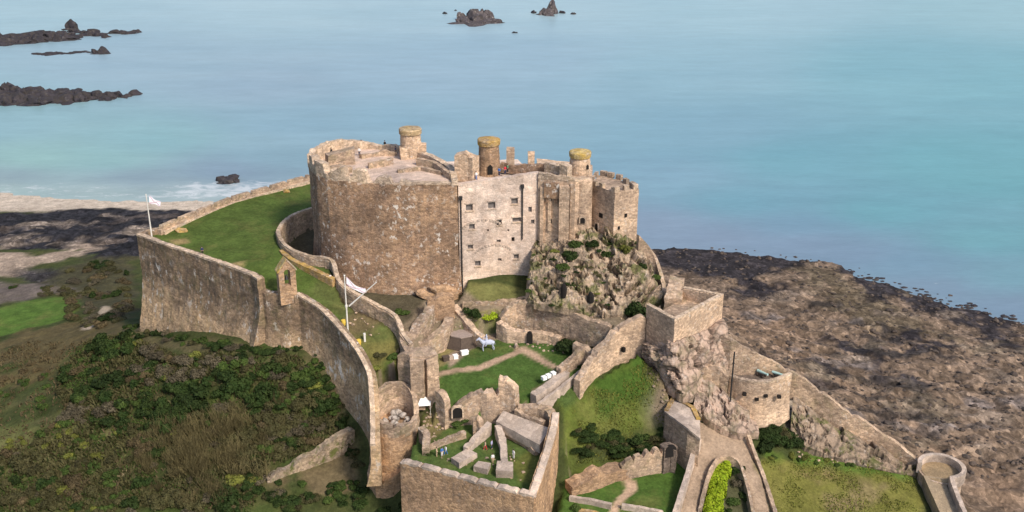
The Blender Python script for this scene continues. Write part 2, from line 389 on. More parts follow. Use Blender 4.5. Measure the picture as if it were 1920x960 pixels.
M['leaf_grey'] = leafmat('grey_twiggy_scrub', (.104, .088, .056), (.072, .060, .038))
M['leaf_brown'] = leafmat('dead_bracken', (.096, .072, .036), (.068, .052, .027))
M['twig'] = leafmat('bare_twigs', (.132, .108, .048), (.096, .080, .038))
# ------------------------------------------------------------------ terrain
def vnoise(x, y, seed=0):
    xi = np.floor(x).astype(np.int64); yi = np.floor(y).astype(np.int64); fx = x-xi; fy = y-yi
    fx = fx*fx*(3-2*fx); fy = fy*fy*(3-2*fy)
    def h(a, b):
        n = (a*374761393+b*668265263+seed*974711) & 0x7fffffff; n = ((n ^ (n >> 13))*1274126177) & 0x7fffffff
        return ((n ^ (n >> 16)) & 0xffff)/32767.5-1
    return (h(xi, yi)*(1-fx)+h(xi+1, yi)*fx)*(1-fy)+(h(xi, yi+1)*(1-fx)+h(xi+1, yi+1)*fx)*fy
def vfbm(x, y, s, o=4, seed=0):
    r = 0; a = 1
    for i in range(o): r = r+a*vnoise(x*s*2**i+i*17.3, y*s*2**i-i*9.1, seed+i); a *= .5
    return r
class RBF:
    def __init__(s, p):
        s.p = np.array(p, float); xy = s.p[:, :2]; n = len(xy)
        s.lin = n <= 4
        if s.lin:
            s.c = np.linalg.lstsq(np.c_[xy, np.ones(n)], s.p[:, 2], rcond=None)[0]; return
        K = np.linalg.norm(xy[:, None]-xy[None], axis=2)-np.eye(n)*.6
        A = np.zeros((n+3, n+3)); A[:n, :n] = K; A[:n, n:] = np.c_[xy, np.ones(n)]; A[n:, :n] = A[:n, n:].T
        s.c = np.linalg.solve(A, np.r_[s.p[:, 2], 0, 0, 0]); s.n = n
    def __call__(s, x, y):
        if s.lin: return s.c[0]*x+s.c[1]*y+s.c[2]
        r = s.c[s.n]*x+s.c[s.n+1]*y+s.c[s.n+2]
        for (px, py, _), w in zip(s.p, s.c[:s.n]): r = r+w*np.hypot(x-px, y-py)
        return r
def inside(x, y, poly):
    r = np.zeros(x.shape, bool); n = len(poly)
    for i in range(n):
        (x1, y1), (x2, y2) = poly[i][:2], poly[(i+1) % n][:2]
        if y1 == y2: continue
        r ^= ((y1 > y) != (y2 > y)) & (x < (x2-x1)*(y-y1)/(y2-y1)+x1)
    return r
def pdist(x, y, poly):
    d = np.full(x.shape, 1e9); n = len(poly)
    for i in range(n):
        (x1, y1), (x2, y2) = poly[i][:2], poly[(i+1) % n][:2]; dx, dy = x2-x1, y2-y1
        t = np.clip(((x-x1)*dx+(y-y1)*dy)/(dx*dx+dy*dy+1e-9), 0, 1); d = np.minimum(d, np.hypot(x-x1-t*dx, y-y1-t*dy))
    return np.where(inside(x, y, poly), d, -d)
ctl = [P(*p) for p in [
    (0, 362, 0), (120, 372, 0), (250, 378, 0), (400, 378, 0), (0, 330, -2.5), (250, 340, -2.5), (450, 345, -2.5),
    (0, 395, 1.5), (200, 392, 1), (340, 395, 1), (0, 430, 2.5), (150, 430, 2.5), (280, 412, 2), (0, 480, 3), (120, 480, 3.5), (220, 470, 4), (60, 520, 4),
    (200, 520, 6), (0, 550, 6), (140, 555, 7), (230, 560, 12), (0, 590, 8), (120, 590, 9), (0, 630, 9), (150, 610, 11), (200, 595, 14),
    (236, 622, 21), (330, 657, 25), (420, 660, 27.3), (480, 658, 28), (550, 655, 28), (150, 680, 16), (0, 680, 11), (0, 760, 12), (150, 770, 16.5),
    (300, 740, 21.5), (430, 740, 23.5), (550, 730, 24), (610, 780, 19.5), (640, 850, 15.0), (500, 850, 17), (350, 850, 17), (200, 870, 14), (0, 870, 10.5),
    (0, 960, 9), (250, 960, 12.5), (450, 950, 14), (600, 920, 13.5), (720, 950, 12), (690, 895, 14), (800, 1010, 11), (1000, 1050, 11), (1120, 1040, 14),
    (1215, 462, 0), (1300, 466, 0), (1480, 487, 0), (1560, 492, 0), (1640, 528, 0), (1750, 562, 0), (1920, 606, 0), (1300, 440, -1.5), (1600, 460, -2), (1920, 540, -2),
    (1300, 520, 2), (1500, 545, 2.4), (1640, 580, 1.6), (1400, 600, 5), (1600, 650, 4), (1800, 680, 2.5), (1920, 690, 1.5), (1500, 660, 6), (1700, 760, 5),
    (1850, 800, 4), (1920, 900, 3), (1850, 950, 5), (1820, 1010, 6), (1600, 735, 6.5),
    (1430, 865, 17.2), (1500, 870, 15.5), (1600, 862, 14), (1700, 885, 12.2), (1480, 950, 14), (1600, 950, 12.5), (1720, 960, 11), (1500, 805, 18), (1600, 835, 15.5),
    (1640, 862, 13.5), (1430, 820, 18.6), (1380, 800, 20.5)]]
ctl += [(0, 185, 38), (-30, 185, 38), (10, 170, 33), (-15, 150, 26), (10, 145, 23), (25, 160, 30), (40, 160, 27), (15, 138, 17.5), (25, 135, 17), (33, 128, 15),
        (-60, 240, 6), (-20, 250, 2), (20, 240, 4), (-40, 222, 18), (0, 215, 22), (30, 200, 20), (45, 185, 18), (-75, 228, 5), (0, 285, -.7), (-50, 300, -1.5), (30, 290, -1),
        (0, 330, -4), (-100, 420, -4), (100, 400, -5), (240, 300, -4), (-240, 420, -3), (-220, 200, 4), (220, 150, 1), (50, 172, 16), (62, 166, 11), (72, 160, 8)]
base_h = RBF(ctl)
def PZ(l): return [P(*p) for p in l]
RING = [(586, 398, 41.3), (550, 411, 41.3), (529, 429, 41.3), (523, 448, 41.3), (540, 472, 41.0), (578, 488, 40.7), (622, 497, 40.3), (640, 540, 38.6), (700, 577, 37), (742, 602, 36), (756, 635, 34), (772, 655, 33)]
ZONES = [   # name, outline, heights (photo pixel, z)
    ('terrace', PZ([(745, 600, 35), (800, 560, 34.5), (1000, 548, 35.4), (1130, 570, 35.5), (1209, 588, 38.2), (1182, 598, 37.4), (1156, 614, 36.2), (1140, 634, 34.8), (1125, 634, 34.4), (1145, 612, 34.8), (1110, 600, 35.2), (1069, 584, 35.8), (1035, 575, 36), (1000, 566, 36.3), (968, 566, 36.2), (950, 578, 35.4), (938, 597, 33.6), (936, 630, 31.5), (820, 670, 30.5), (770, 660, 32)]),
        PZ([(800, 562, 34.3), (1000, 552, 35.4), (1130, 574, 35.5), (1205, 600, 35.4), (940, 640, 30), (885, 590, 34.3), (925, 590, 34.3), (905, 618, 32.2), (840, 660, 29.6), (780, 600, 33.5), (760, 640, 32), (1100, 632, 34.2)])),
    ('hall floor', PZ([(938, 596, 33.6), (950, 577, 35.4), (968, 565, 36.2), (1000, 565, 36.3), (1035, 574, 36.0), (1069, 583, 35.8), (1110, 599, 35.2), (1145, 611, 34.8), (1140, 636, 34.8), (1118, 658, 33.2), (1095, 672, 30), (1052, 660, 29), (940, 640, 29.4)]), PZ([(950, 640, 29.6), (1050, 640, 29.2), (1100, 650, 29)])),
    ('mid ward', PZ([(800, 655, 29.3), (860, 640, 29.5), (930, 630, 29.3), (960, 645, 29), (1060, 655, 29), (1112, 668, 29), (1088, 700, 28.8), (1040, 735, 27.5), (1000, 758, 27.2), (972, 766, 26.3), (940, 776, 25.6), (905, 780, 25.4), (880, 782, 25.4), (842, 784, 25.4), (815, 780, 25.6)]),
        PZ([(930, 690, 29), (850, 700, 28.8), (1060, 690, 29), (900, 640, 29.5), (860, 772, 25.8), (940, 768, 25.9)])),
    ('lower ward', PZ([(788, 770, 25), (815, 783, 25), (842, 783, 25), (905, 778, 25), (970, 774, 25), (1000, 766, 25), (1045, 785, 24), (1012, 925, 22.4), (760, 868, 22.4), (786, 800, 23.5)]),
        PZ([(800, 760, 24.6), (1020, 790, 23.6), (800, 855, 22.5), (900, 890, 22.4), (1000, 912, 22.4), (880, 810, 23.2)])),
    ('mound', PZ([(1035, 738, 27.6), (1088, 742, 26.2), (1140, 700, 29.2), (1195, 668, 31.2), (1240, 700, 30), (1262, 745, 27.5), (1262, 800, 23.5), (1310, 825, 21.5), (1285, 850, 19.8), (1180, 862, 18.9), (1070, 905, 18.3), (1052, 785, 24)]),
        PZ([(1045, 745, 27), (1088, 745, 26), (1140, 702, 29.2), (1195, 672, 31.2), (1240, 705, 29.8), (1258, 745, 27), (1200, 750, 26), (1240, 800, 22), (1150, 790, 23), (1070, 800, 23.4), (1080, 868, 18.8), (1180, 858, 18.7), (1285, 840, 19)])),
    ('garden', PZ([(1060, 900, 18.2), (1180, 868, 18.2), (1285, 845, 18.4), (1300, 870, 18), (1262, 980, 17.4), (1040, 980, 17.4)]), None),
    ('ramp', PZ([(1300, 796, 22.5), (1350, 796, 21.8), (1408, 806, 21.2), (1414, 840, 20), (1428, 880, 18.2), (1445, 930, 16.4), (1462, 990, 14.8), (1430, 1040, 13.8), (1418, 985, 15), (1400, 905, 17.8), (1386, 866, 19.8), (1362, 853, 20.6), (1340, 866, 20.2), (1324, 905, 18.8), (1312, 955, 17.2), (1305, 990, 16.2), (1262, 1000, 17.6), (1284, 900, 20), (1300, 850, 21.4), (1310, 822, 22.4)]),
        PZ([(1310, 815, 22), (1390, 815, 20.6), (1360, 840, 20), (1420, 900, 17.2), (1440, 960, 15), (1310, 880, 19), (1280, 960, 17)])),
    ('hedge bed', PZ([(1418, 985, 15), (1400, 905, 17.8), (1386, 866, 19.8), (1362, 853, 20.6), (1340, 866, 20.2), (1324, 905, 18.8), (1312, 955, 17.2), (1305, 990, 16.2)]), PZ([(1362, 870, 18.2), (1385, 885, 17.4), (1330, 960, 15.6), (1405, 960, 14.4)])),
    ('upper lawn', PZ([(262, 442, 41), (300, 425, 41), (430, 378, 41), (575, 338, 41), (700, 335, 41), (720, 460, 40)]+RING[::-1][3:6]+[(640, 560, 37.7), (720, 600, 35.5), (742, 620, 34.4), (755, 640, 32.5), (740, 690, 30), (700, 700, 29.6), (675, 660, 32), (640, 620, 34.3), (600, 578, 36.6), (560, 556, 37.8), (488, 548, 38.4), (480, 523, 40.6), (380, 480, 41)]),
        PZ([(300, 440, 41), (570, 345, 41), (530, 420, 41), (480, 500, 40.6), (400, 450, 41), (500, 535, 39), (560, 545, 38.2), (600, 570, 37), (620, 520, 39.3), (640, 610, 34.8), (700, 590, 35.8), (735, 620, 34.2), (690, 680, 30.6), (745, 670, 31.2), (700, 640, 33.3)])),
    ('ditch', PZ(RING)+PZ([(800, 600, 34), (870, 560, 34.5), (900, 400, 37), (700, 360, 38), (590, 380, 40)]), PZ([(600, 440, 37.5), (620, 480, 36), (700, 540, 34.5), (760, 570, 34), (850, 560, 34), (780, 600, 33.5), (700, 480, 36)])),
]
ZF = [(z[0], z[1], RBF(z[2] if z[2] else z[1])) for z in ZONES]
def ground_z(x, y):
    x = np.asarray(x, float); y = np.asarray(y, float)
    h = base_h(x, y)
    for nm, poly, f in ZF:
        xs = [p[0] for p in poly]; ys = [p[1] for p in poly]
        k = (x > min(xs)) & (x < max(xs)) & (y > min(ys)) & (y < max(ys))
        if k.any():
            kk = np.zeros(x.shape, bool); kk[k] = inside(x[k], y[k], poly)
            h = np.where(kk, f(x, y), h)
    return h
def steps(a, b, s): return list(np.arange(a, b, s))
gx = np.array(steps(-300, -120, 2.2)+steps(-120, 120, .6)+steps(120, 300, 2.0)); gy = np.array(steps(96, 232, .6)+steps(232, 440, 1.6))
GX, GY = np.meshgrid(gx, gy)
GZ = ground_z(GX, GY)
def gz(x, y):                               # bilinear lookup
    i = min(max(np.searchsorted(gx, x)-1, 0), len(gx)-2); j = min(max(np.searchsorted(gy, y)-1, 0), len(gy)-2)
    a = (x-gx[i])/(gx[i+1]-gx[i]); b = (y-gy[j])/(gy[j+1]-gy[j])
    return float((GZ[j, i]*(1-a)+GZ[j, i+1]*a)*(1-b)+(GZ[j+1, i]*(1-a)+GZ[j+1, i+1]*a)*b)
def G(px, py, zmin=-9):                     # photo pixel -> ground point
    x, y, z = ray(px, py); t = 100/y; last = t
    for _ in range(900):
        X, Y, Z = x*t, y*t, H+z*t
        if Z <= max(gz(X, Y), zmin):
            lo, hi = last, t
            for _ in range(12):
                mid = (lo+hi)/2
                if H+z*mid <= max(gz(x*mid, y*mid), zmin): hi = mid
                else: lo = mid
            return (x*hi, y*hi, H+z*hi)
        last = t; t += .5
        if y*t > 438: break
    return P(px, py, 0)
def GP(l): return [G(a, b)[:2] for a, b in l]
# ground colours: differences of cover (rock, weed, sand, turf, paths) and the mound hollow's painted shade, bounded by outlines on the ground
TINT = np.empty(GX.shape+(3,)); TINT[:] = (.044, .054, .018); CLS = np.zeros(GX.shape+(3,)); CLS[..., 1] = .6
wob = vfbm(GX, GY, .25, 4, 5)
def paint(poly, col, feather=1.0, rock=0.0, grass=1.0, wobble=.8, amt=1.0):
    xs = [p[0] for p in poly]; ys = [p[1] for p in poly]; m = 8
    k = np.where((GX > min(xs)-m) & (GX < max(xs)+m) & (GY > min(ys)-m) & (GY < max(ys)+m))
    if not len(k[0]): return
    w = np.clip((pdist(GX[k], GY[k], poly)+wob[k]*wobble)/feather+.5, 0, 1)[:, None]*amt
    TINT[k] = TINT[k]*(1-w)+np.array(col)*w; CLS[k] = CLS[k]*(1-w)+np.array((rock, grass, 0))*w
ROCK = (.19, .136, .096); WEED = (.04, .034, .036); SAND = (.47, .39, .31); TURF = (.068, .10, .022); PATH = (.36, .25, .175); EARTH = (.20, .15, .10)
# shore on the right
paint([P(p, q_, 0)[:2] for p, q_ in [(1150, 400), (1480, 420), (1700, 470), (1990, 560)]]+[(160, 120), P(1830, 990, 6)[:2], P(1795, 865, 12)[:2], P(1722, 858, 13.4)[:2], P(1640, 796, 18.5)[:2], P(1580, 758, 22)[:2], P(1486, 690, 28)[:2], P(1400, 646, 32)[:2], P(1352, 600, 35)[:2], P(1250, 540, 36)[:2], (30, 215)], ROCK, 1, 1, 0, .5)
paint(GP([(1330, 570), (1480, 600), (1560, 700), (1800, 850), (1930, 900), (1930, 960), (1800, 880), (1500, 690), (1360, 610)]), (.21, .145, .10), 8, 1, 0, 4)
paint(GP([(1205, 445), (1480, 474), (1510, 500), (1440, 512), (1380, 526), (1300, 516), (1225, 500)]), WEED, 2.5, 1, 0, 3)
paint(GP([(1500, 505), (1560, 500), (1640, 545), (1720, 590), (1800, 640), (1700, 640), (1560, 590)]), (.135, .103, .068), 6, 1, 0, 5)
for pl in ([(1535, 640), (1600, 632), (1680, 655), (1640, 670), (1560, 668)], [(1655, 610), (1760, 630), (1790, 655), (1700, 660)], [(1560, 488), (1640, 520), (1780, 568), (1930, 604), (1930, 640), (1800, 606), (1690, 572), (1600, 530)],
           [(1840, 620), (1925, 640), (1925, 668), (1850, 652)], [(1380, 525), (1460, 535), (1440, 552), (1385, 545)], [(1650, 700), (1740, 720), (1720, 745), (1660, 725)], [(1790, 590), (1925, 618), (1925, 650), (1820, 625)]):
    paint(GP(pl), WEED, 3, 1, 0, 5)
for k in range(60):
    rr = random.Random(k); a = GP([(rr.uniform(1380, 1920), rr.uniform(520, 860))])[0]; l, w_ = rr.uniform(3, 9), rr.uniform(1, 2.6); an = rr.uniform(-.3, .5)
    if a[0] < 60 and a[1] < 175: continue
    paint([(a[0]+l*math.cos(an+t)*math.cos(t*0)-0, a[1]+w_*math.sin(t)) for t in np.linspace(0, 6.28, 9)[:-1]], rr.choice([WEED, WEED, (.05, .042, .038), (.22, .17, .13), (.18, .14, .10), (.17, .14, .125)]), 2, 1, 0, 3, .8)
# shore on the left
def SH(l, z=1.5): return [P(a, b_, z)[:2] for a, b_ in l]
paint(SH([(-40, 345), (460, 345), (430, 385), (380, 397), (-40, 397)]), SAND, 2, 0, 0, 1)
paint(SH([(-40, 400), (60, 396), (150, 388), (330, 390), (380, 393), (360, 440), (270, 490), (230, 510), (120, 480), (-40, 474)]), (.026, .025, .029), 1.5, 1, 0, 2)
paint(SH([(0, 388), (150, 384), (140, 391), (0, 396)]), (.40, .33, .26), 2, .2, 0, 2)
for k in range(26):
    rr = random.Random(900+k); a = P(rr.uniform(0, 300), rr.uniform(398, 465), 2); l = rr.uniform(1.5, 6)
    paint([(a[0]+l*math.cos(t), a[1]+l*.6*math.sin(t)) for t in np.linspace(0, 6.28, 8)[:-1]], rr.choice([(.3, .24, .19), (.2, .16, .13), (.1, .08, .07)]), 2, 1, 0, 3, .8)
paint(SH([(-40, 474), (90, 486), (165, 470), (190, 476), (150, 494), (70, 512), (50, 535), (-40, 525)]), (.32, .245, .185), 2, .5, 0, 3)
paint(GP([(30, 505), (110, 500), (150, 515), (90, 535), (40, 525)]), (.05, .045, .045), 2, 1, 0, 2)
paint(GP([(100, 500), (250, 480), (250, 600), (170, 590), (150, 555), (80, 548)]), (.06, .055, .03), 3, .2, .5, 3)
paint(GP([(-40, 525), (90, 535), (140, 548), (60, 560), (-40, 575)]), (.13, .105, .09), 2, .3, .5, 2)
paint(GP([(-40, 590), (60, 562), (140, 555), (150, 575), (130, 596), (60, 615), (-40, 642)]), (.075, .13, .024), 1.2, 0, 1, .6)
paint(GP([(-40, 645), (60, 618), (150, 600), (225, 600), (235, 625), (150, 680), (60, 720), (-40, 720)]), (.10, .078, .036), 2.5, .1, .7, 3)
# scrub slope
for k in range(120):
    rr = random.Random(300+k); a = G(rr.uniform(-20, 660), rr.uniform(650, 965)); l = rr.uniform(1.5, 5)
    paint([(a[0]+l*math.cos(t), a[1]+l*.7*math.sin(t)) for t in np.linspace(0, 6.28, 8)[:-1]],
          rr.choice([(.038, .055, .014), (.034, .046, .013), (.08, .066, .034), (.10, .09, .042), (.065, .075, .024), (.05, .068, .018)]), 2.5, .1, .6, 3, .8)
paint(GP([(-40, 800), (120, 805), (260, 800), (240, 850), (200, 900), (60, 890), (-40, 880)]), (.14, .135, .052), 4, .1, .6, 3, .7)
paint(GP([(180, 885), (240, 868), (260, 880), (215, 898)]), (.36, .27, .17), .8, .1, .2, 1)
paint(GP([(150, 620), (195, 575), (205, 580), (170, 618)]), (.38, .30, .22), .6, .1, .2, .6)
paint(GP([(520, 905), (650, 830), (680, 890), (640, 930)]), (.13, .10, .055), 2, .1, .5, 2)
paint(GP([(235, 620), (330, 640), (470, 645), (470, 662), (330, 664), (240, 640)]), (.10, .085, .042), 1, .1, .3, 1)
# castle lawns and floors
def zpoly(nm): return [p[:2] for p in [z for z in ZONES if z[0] == nm][0][1]]
paint(zpoly('upper lawn'), TURF, .6, 0, 1, .3)
paint(GP([(585, 545), (640, 545), (760, 640), (700, 700), (640, 618)]), (.085, .10, .03), 2, 0, 1, 1.5)
paint(GP([(425, 505), (440, 492), (462, 488), (455, 500)]), (.26, .2, .09), 1, 0, .6, .6); paint(GP([(322, 450), (345, 447), (350, 455), (330, 458)]), (.24, .18, .08), 1, 0, .6, .6)
paint(GP([(640, 600), (720, 590), (745, 610), (700, 625), (660, 620)]), (.13, .10, .05), 1.5, 0, .6, 1); paint(GP([(675, 640), (735, 640), (745, 700), (700, 710)]), (.14, .125, .04), 1.5, 0, .7, 1)
paint(zpoly('ditch'), (.085, .072, .045), .8, .2, .4, .4)
paint(zpoly('terrace'), (.20, .155, .105), .8, .2, .3, .5)
paint(GP([(860, 552), (990, 545), (1000, 556), (900, 566)]), (.13, .13, .045), .8, 0, .7, .5)
paint(GP([(880, 590), (930, 585), (950, 610), (900, 618)]), (.16, .14, .05), .8, 0, .7, .5)
paint(zpoly('hall floor'), (.17, .14, .075), .5, .1, .4, .3)
paint(zpoly('mid ward'), (.055, .096, .022), .6, 0, 1, .2)
paint(GP([(825, 650), (870, 640), (862, 662), (832, 685), (820, 690)]), (.20, .165, .07), .6, 0, .8, .4)
paint(GP([(835, 668), (900, 630), (935, 625), (940, 632), (880, 655), (845, 690)]), (.26, .19, .14), .6, .1, .3, .3)
paint(GP([(815, 700), (900, 685), (972, 655), (985, 655), (978, 662), (905, 693), (815, 710)]), PATH, .35, 0, .2, .1)
paint(GP([(960, 652), (985, 650), (1048, 688), (1040, 694), (978, 662)]), PATH, .35, 0, .2, .1)
paint(GP([(1000, 732), (1060, 690), (1100, 670), (1110, 676), (1060, 705), (1030, 740)]), (.27, .19, .13), .5, .1, .2, .2)
paint(zpoly('lower ward'), (.06, .095, .024), .5, 0, 1, .3)
paint(GP([(790, 770), (840, 760), (850, 790), (800, 835), (788, 830)]), (.17, .14, .06), 1, .1, .6, .8)
paint(GP([(960, 870), (1010, 830), (1005, 905), (980, 900)]), (.11, .12, .03), 1, 0, .8, .6)
paint(zpoly('mound'), (.088, .112, .022), .6, 0, .9, .4)
paint(GP([(1120, 720), (1200, 670), (1240, 700), (1235, 750), (1140, 760)]), (.052, .095, .016), 2, 0, .9, 2)
paint(GP([(1030, 730), (1085, 705), (1088, 745), (1060, 775), (1040, 750)]), (.06, .09, .024), .8, 0, .9, .5)
paint(GP([(1215, 690), (1262, 720), (1262, 770), (1235, 745)]), (.17, .13, .08), 1, .2, .5, 1)
paint(GP([(1070, 835), (1180, 800), (1290, 820), (1280, 850), (1180, 862), (1075, 890)]), (.05, .06, .02), 1.5, .1, .8, 1)  # hollow below the mound painted darker for the shade lying there
paint(zpoly('garden'), (.058, .105, .02), .4, 0, 1, .1)
paint(GP([(1150, 890), (1170, 890), (1194, 905), (1196, 918), (1165, 945), (1160, 965), (1140, 965), (1150, 942), (1172, 918), (1168, 902)]), (.45, .31, .21), .25, 0, .1, .1)
paint(zpoly('ramp'), (.30, .22, .155), .4, .1, .1, .2)
paint(zpoly('hedge bed'), (.07, .07, .035), .4, .1, .5, .2)
# lower grass field at the right
paint(GP([(1420, 860), (1500, 850), (1600, 860), (1720, 890), (1735, 970), (1445, 975)]), (.135, .13, .032), 1.5, 0, .8, 1.5)
paint(GP([(1425, 850), (1520, 850), (1640, 870), (1720, 895), (1720, 915), (1600, 885), (1480, 868)]), (.07, .115, .02), 1.5, 0, .9, 1.5)
paint(GP([(1480, 880), (1560, 878), (1560, 892), (1490, 895)]), (.17, .125, .06), 2, 0, .6, 2, .8); paint(GP([(1590, 905), (1680, 910), (1660, 940), (1560, 950)]), (.19, .145, .075), 2, 0, .6, 2, .8)
paint(GP([(1470, 740), (1560, 760), (1700, 850), (1640, 862), (1520, 845), (1470, 800)]), (.24, .19, .14), 1, 1, .1, 1)
# relief noise
rk = CLS[..., 0]
rid = 1-np.abs(vfbm(GX, GY*1.25, .11, 5, 3))
GZ2 = GZ+rk*(np.where(GZ > -.5, 1, .3))*((rid-.62)*1.3+vfbm(GX*.8+GY*.5, GY*1.5-GX*.4, .45, 3, 8)*.38)*np.clip((GZ+.2)/2.4, .12, 1)+(1-rk)*vfbm(GX, GY, .35, 3, 11)*np.where(CLS[..., 1] > .85, .05, .16)
ny, nx = GX.shape
me = bpy.data.meshes.new('ground'); idx = np.arange(nx*ny).reshape(ny, nx)
quads = np.stack([idx[:-1, :-1], idx[:-1, 1:], idx[1:, 1:], idx[1:, :-1]], -1).reshape(-1, 4)
me.from_pydata(np.stack([GX, GY, GZ2], -1).reshape(-1, 3).tolist(), [], quads.tolist())
def attr(me, nm, a):
    at = me.color_attributes.new(nm, 'FLOAT_COLOR', 'POINT'); at.data.foreach_set('color', np.c_[a.reshape(-1, 3), np.ones(a.size//3)].astype(np.float32).ravel())
attr(me, 'cover', TINT); attr(me, 'kind', CLS); me.polygons.foreach_set('use_smooth', [True]*len(me.polygons))
ground = bpy.data.objects.new('ground', me); S.collection.objects.link(ground); ground['kind'] = 'structure'; WL['ground'] = Vector((0, 0, 0))
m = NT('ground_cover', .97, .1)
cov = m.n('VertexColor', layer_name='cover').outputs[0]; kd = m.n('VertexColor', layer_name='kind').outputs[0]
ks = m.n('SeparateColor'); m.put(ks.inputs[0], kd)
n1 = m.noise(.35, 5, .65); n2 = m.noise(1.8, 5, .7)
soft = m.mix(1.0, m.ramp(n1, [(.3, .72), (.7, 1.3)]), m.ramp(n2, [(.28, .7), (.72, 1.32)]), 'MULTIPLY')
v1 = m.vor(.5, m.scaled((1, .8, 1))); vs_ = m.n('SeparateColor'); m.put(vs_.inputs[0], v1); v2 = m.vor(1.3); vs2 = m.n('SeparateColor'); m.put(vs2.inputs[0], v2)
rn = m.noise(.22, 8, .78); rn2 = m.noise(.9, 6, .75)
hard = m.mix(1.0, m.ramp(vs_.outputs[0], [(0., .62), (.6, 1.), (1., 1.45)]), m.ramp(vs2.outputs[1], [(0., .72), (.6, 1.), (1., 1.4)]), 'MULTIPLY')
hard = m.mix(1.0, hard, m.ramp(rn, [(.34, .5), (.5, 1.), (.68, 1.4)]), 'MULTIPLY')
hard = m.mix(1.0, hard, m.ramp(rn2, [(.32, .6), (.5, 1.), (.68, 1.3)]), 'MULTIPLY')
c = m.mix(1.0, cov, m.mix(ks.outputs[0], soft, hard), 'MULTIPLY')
geo = m.n('NewGeometry'); sx = m.n('SeparateXYZ'); m.put(sx.inputs[0], geo.outputs['Normal'])
dry = m.math('MULTIPLY', m.ramp(m.noise(.13, 6, .7), [(.5, 0.), (.68, .7)]), ks.outputs[1]); c = m.mix(m.math('MULTIPLY', dry, .6), c, m.mix(1.0, (.165, .14, .05), soft, 'MULTIPLY'))
steep = m.ramp(sx.outputs[2], [(.42, 1.), (.62, 0.)]); earth = m.mix(m.ramp(m.noise(.8, 6, .7), [(.4, 0.), (.6, 1.)]), (.16, .12, .085), (.25, .19, .14))
c = m.mix(m.math('MULTIPLY', steep, m.math('SUBTRACT', 1.0, ks.outputs[0])), c, earth)
m.color(c); m.bump(m.math('ADD', m.math('MULTIPLY', n2, .8), m.math('MULTIPLY', rn2, ks.outputs[0])), .7, .35)
me.materials.append(m.m)
# ------------------------------------------------------------------ sea
sx_ = np.array(steps(-6000, -500, 250)+steps(-500, 500, 8)+steps(500, 6001, 250)); sy_ = np.array(steps(60, 700, 6)+steps(700, 1500, 20)+steps(1500, 9000, 300))
SX, SY = np.meshgrid(sx_, sy_)
seacol = [(0, 10, (.20, .31, .345)), (500, 10, (.215, .32, .36)), (960, 10, (.215, .325, .37)), (1400, 10, (.20, .325, .37)), (1900, 10, (.17, .31, .345)),
          (0, 230, (.145, .27, .30)), (300, 120, (.165, .255, .31)), (500, 160, (.17, .25, .31)), (800, 150, (.17, .265, .33)), (960, 110, (.17, .27, .335)), (1300, 130, (.15, .275, .33)), (1700, 130, (.11, .265, .31)), (1900, 150, (.10, .26, .30)),
          (60, 300, (.16, .30, .275)), (200, 300, (.145, .285, .28)), (300, 260, (.13, .265, .285)), (500, 290, (.135, .235, .285)), (550, 240, (.135, .24, .30)), (750, 220, (.135, .245, .31)), (30, 330, (.15, .21, .235)), (250, 335, (.14, .20, .24)), (420, 320, (.13, .19, .25)), (0, 358, (.22, .30, .28)), (200, 362, (.22, .29, .28)), (340, 365, (.22, .28, .28)),
          (1300, 250, (.115, .235, .30)), (1250, 330, (.115, .225, .295)), (1500, 300, (.085, .235, .285)), (1800, 300, (.075, .24, .275)), (1900, 330, (.075, .24, .27)), (1400, 380, (.085, .215, .275)), (1650, 400, (.075, .23, .27)), (1850, 450, (.08, .23, .265)),
          (1230, 420, (.135, .195, .27)), (1350, 445, (.13, .185, .26)), (1500, 455, (.12, .18, .255)), (1600, 480, (.115, .18, .255)), (1750, 540, (.11, .175, .245)), (1900, 575, (.11, .175, .245)), (1700, 490, (.10, .19, .26)), (1900, 520, (.095, .215, .265)), (1500, 425, (.10, .195, .27))]
wsum = np.zeros(SX.shape); SC = np.zeros(SX.shape+(3,)); u0, v0 = SX/SY, 1/SY
for px, py, col in seacol:
    x, y, _ = P(px, py, 0); d = ((u0-x/y)/.05)**2+((v0-1/y)/.00012)**2; w = 1/(d+.5)**1.8
    wsum += w; SC += w[..., None]*np.array(col)
SC /= wsum[..., None]; lum = SC @ np.array((.25, .6, .15)); SC = (SC*.84+lum[..., None]*np.array((1.02, 1.0, 1.06))*.16)*np.array((1.25, 1.25, 1.20))
def gzv(x, y): return np.vectorize(gz)(x, y)
FO = np.zeros(SX.shape+(3,))
for px, py, rx, ry, a in [(40, 352, 26, 7, .6), (180, 352, 16, 4, .6), (240, 366, 34, 3, .5), (100, 361, 40, 3, .3), (345, 352, 10, 5, .9), (395, 360, 10, 8, 1.0), (450, 358, 14, 8, 1.0), (430, 346, 12, 3, .8), (470, 350, 12, 5, .8), (510, 345, 8, 6, .8), (390, 345, 6, 5, .8), (1735, 505, 3, 1.5, .6), (1800, 527, 35, 5, .25), (300, 368, 30, 2, .4)]:
    x, y, _ = P(px, py, 0); FO[..., 0] += a*np.exp(-((SX-x)/rx)**2-((SY-y)/ry)**2)
me = bpy.data.meshes.new('sea'); n_y, n_x = SX.shape; idx = np.arange(n_x*n_y).reshape(n_y, n_x)
me.from_pydata(np.stack([SX, SY, SX*0], -1).reshape(-1, 3).tolist(), [], np.stack([idx[:-1, :-1], idx[:-1, 1:], idx[1:, 1:], idx[1:, :-1]], -1).reshape(-1, 4).tolist())
attr(me, 'depth', SC); attr(me, 'foam', np.clip(FO, 0, 1))  # water tint, with the paling of far haze baked in
sea = bpy.data.objects.new('sea', me); S.collection.objects.link(sea); sea['kind'] = 'structure'
m = NT('sea_water', .32, .35); m.b.inputs['IOR'].default_value = 1.33
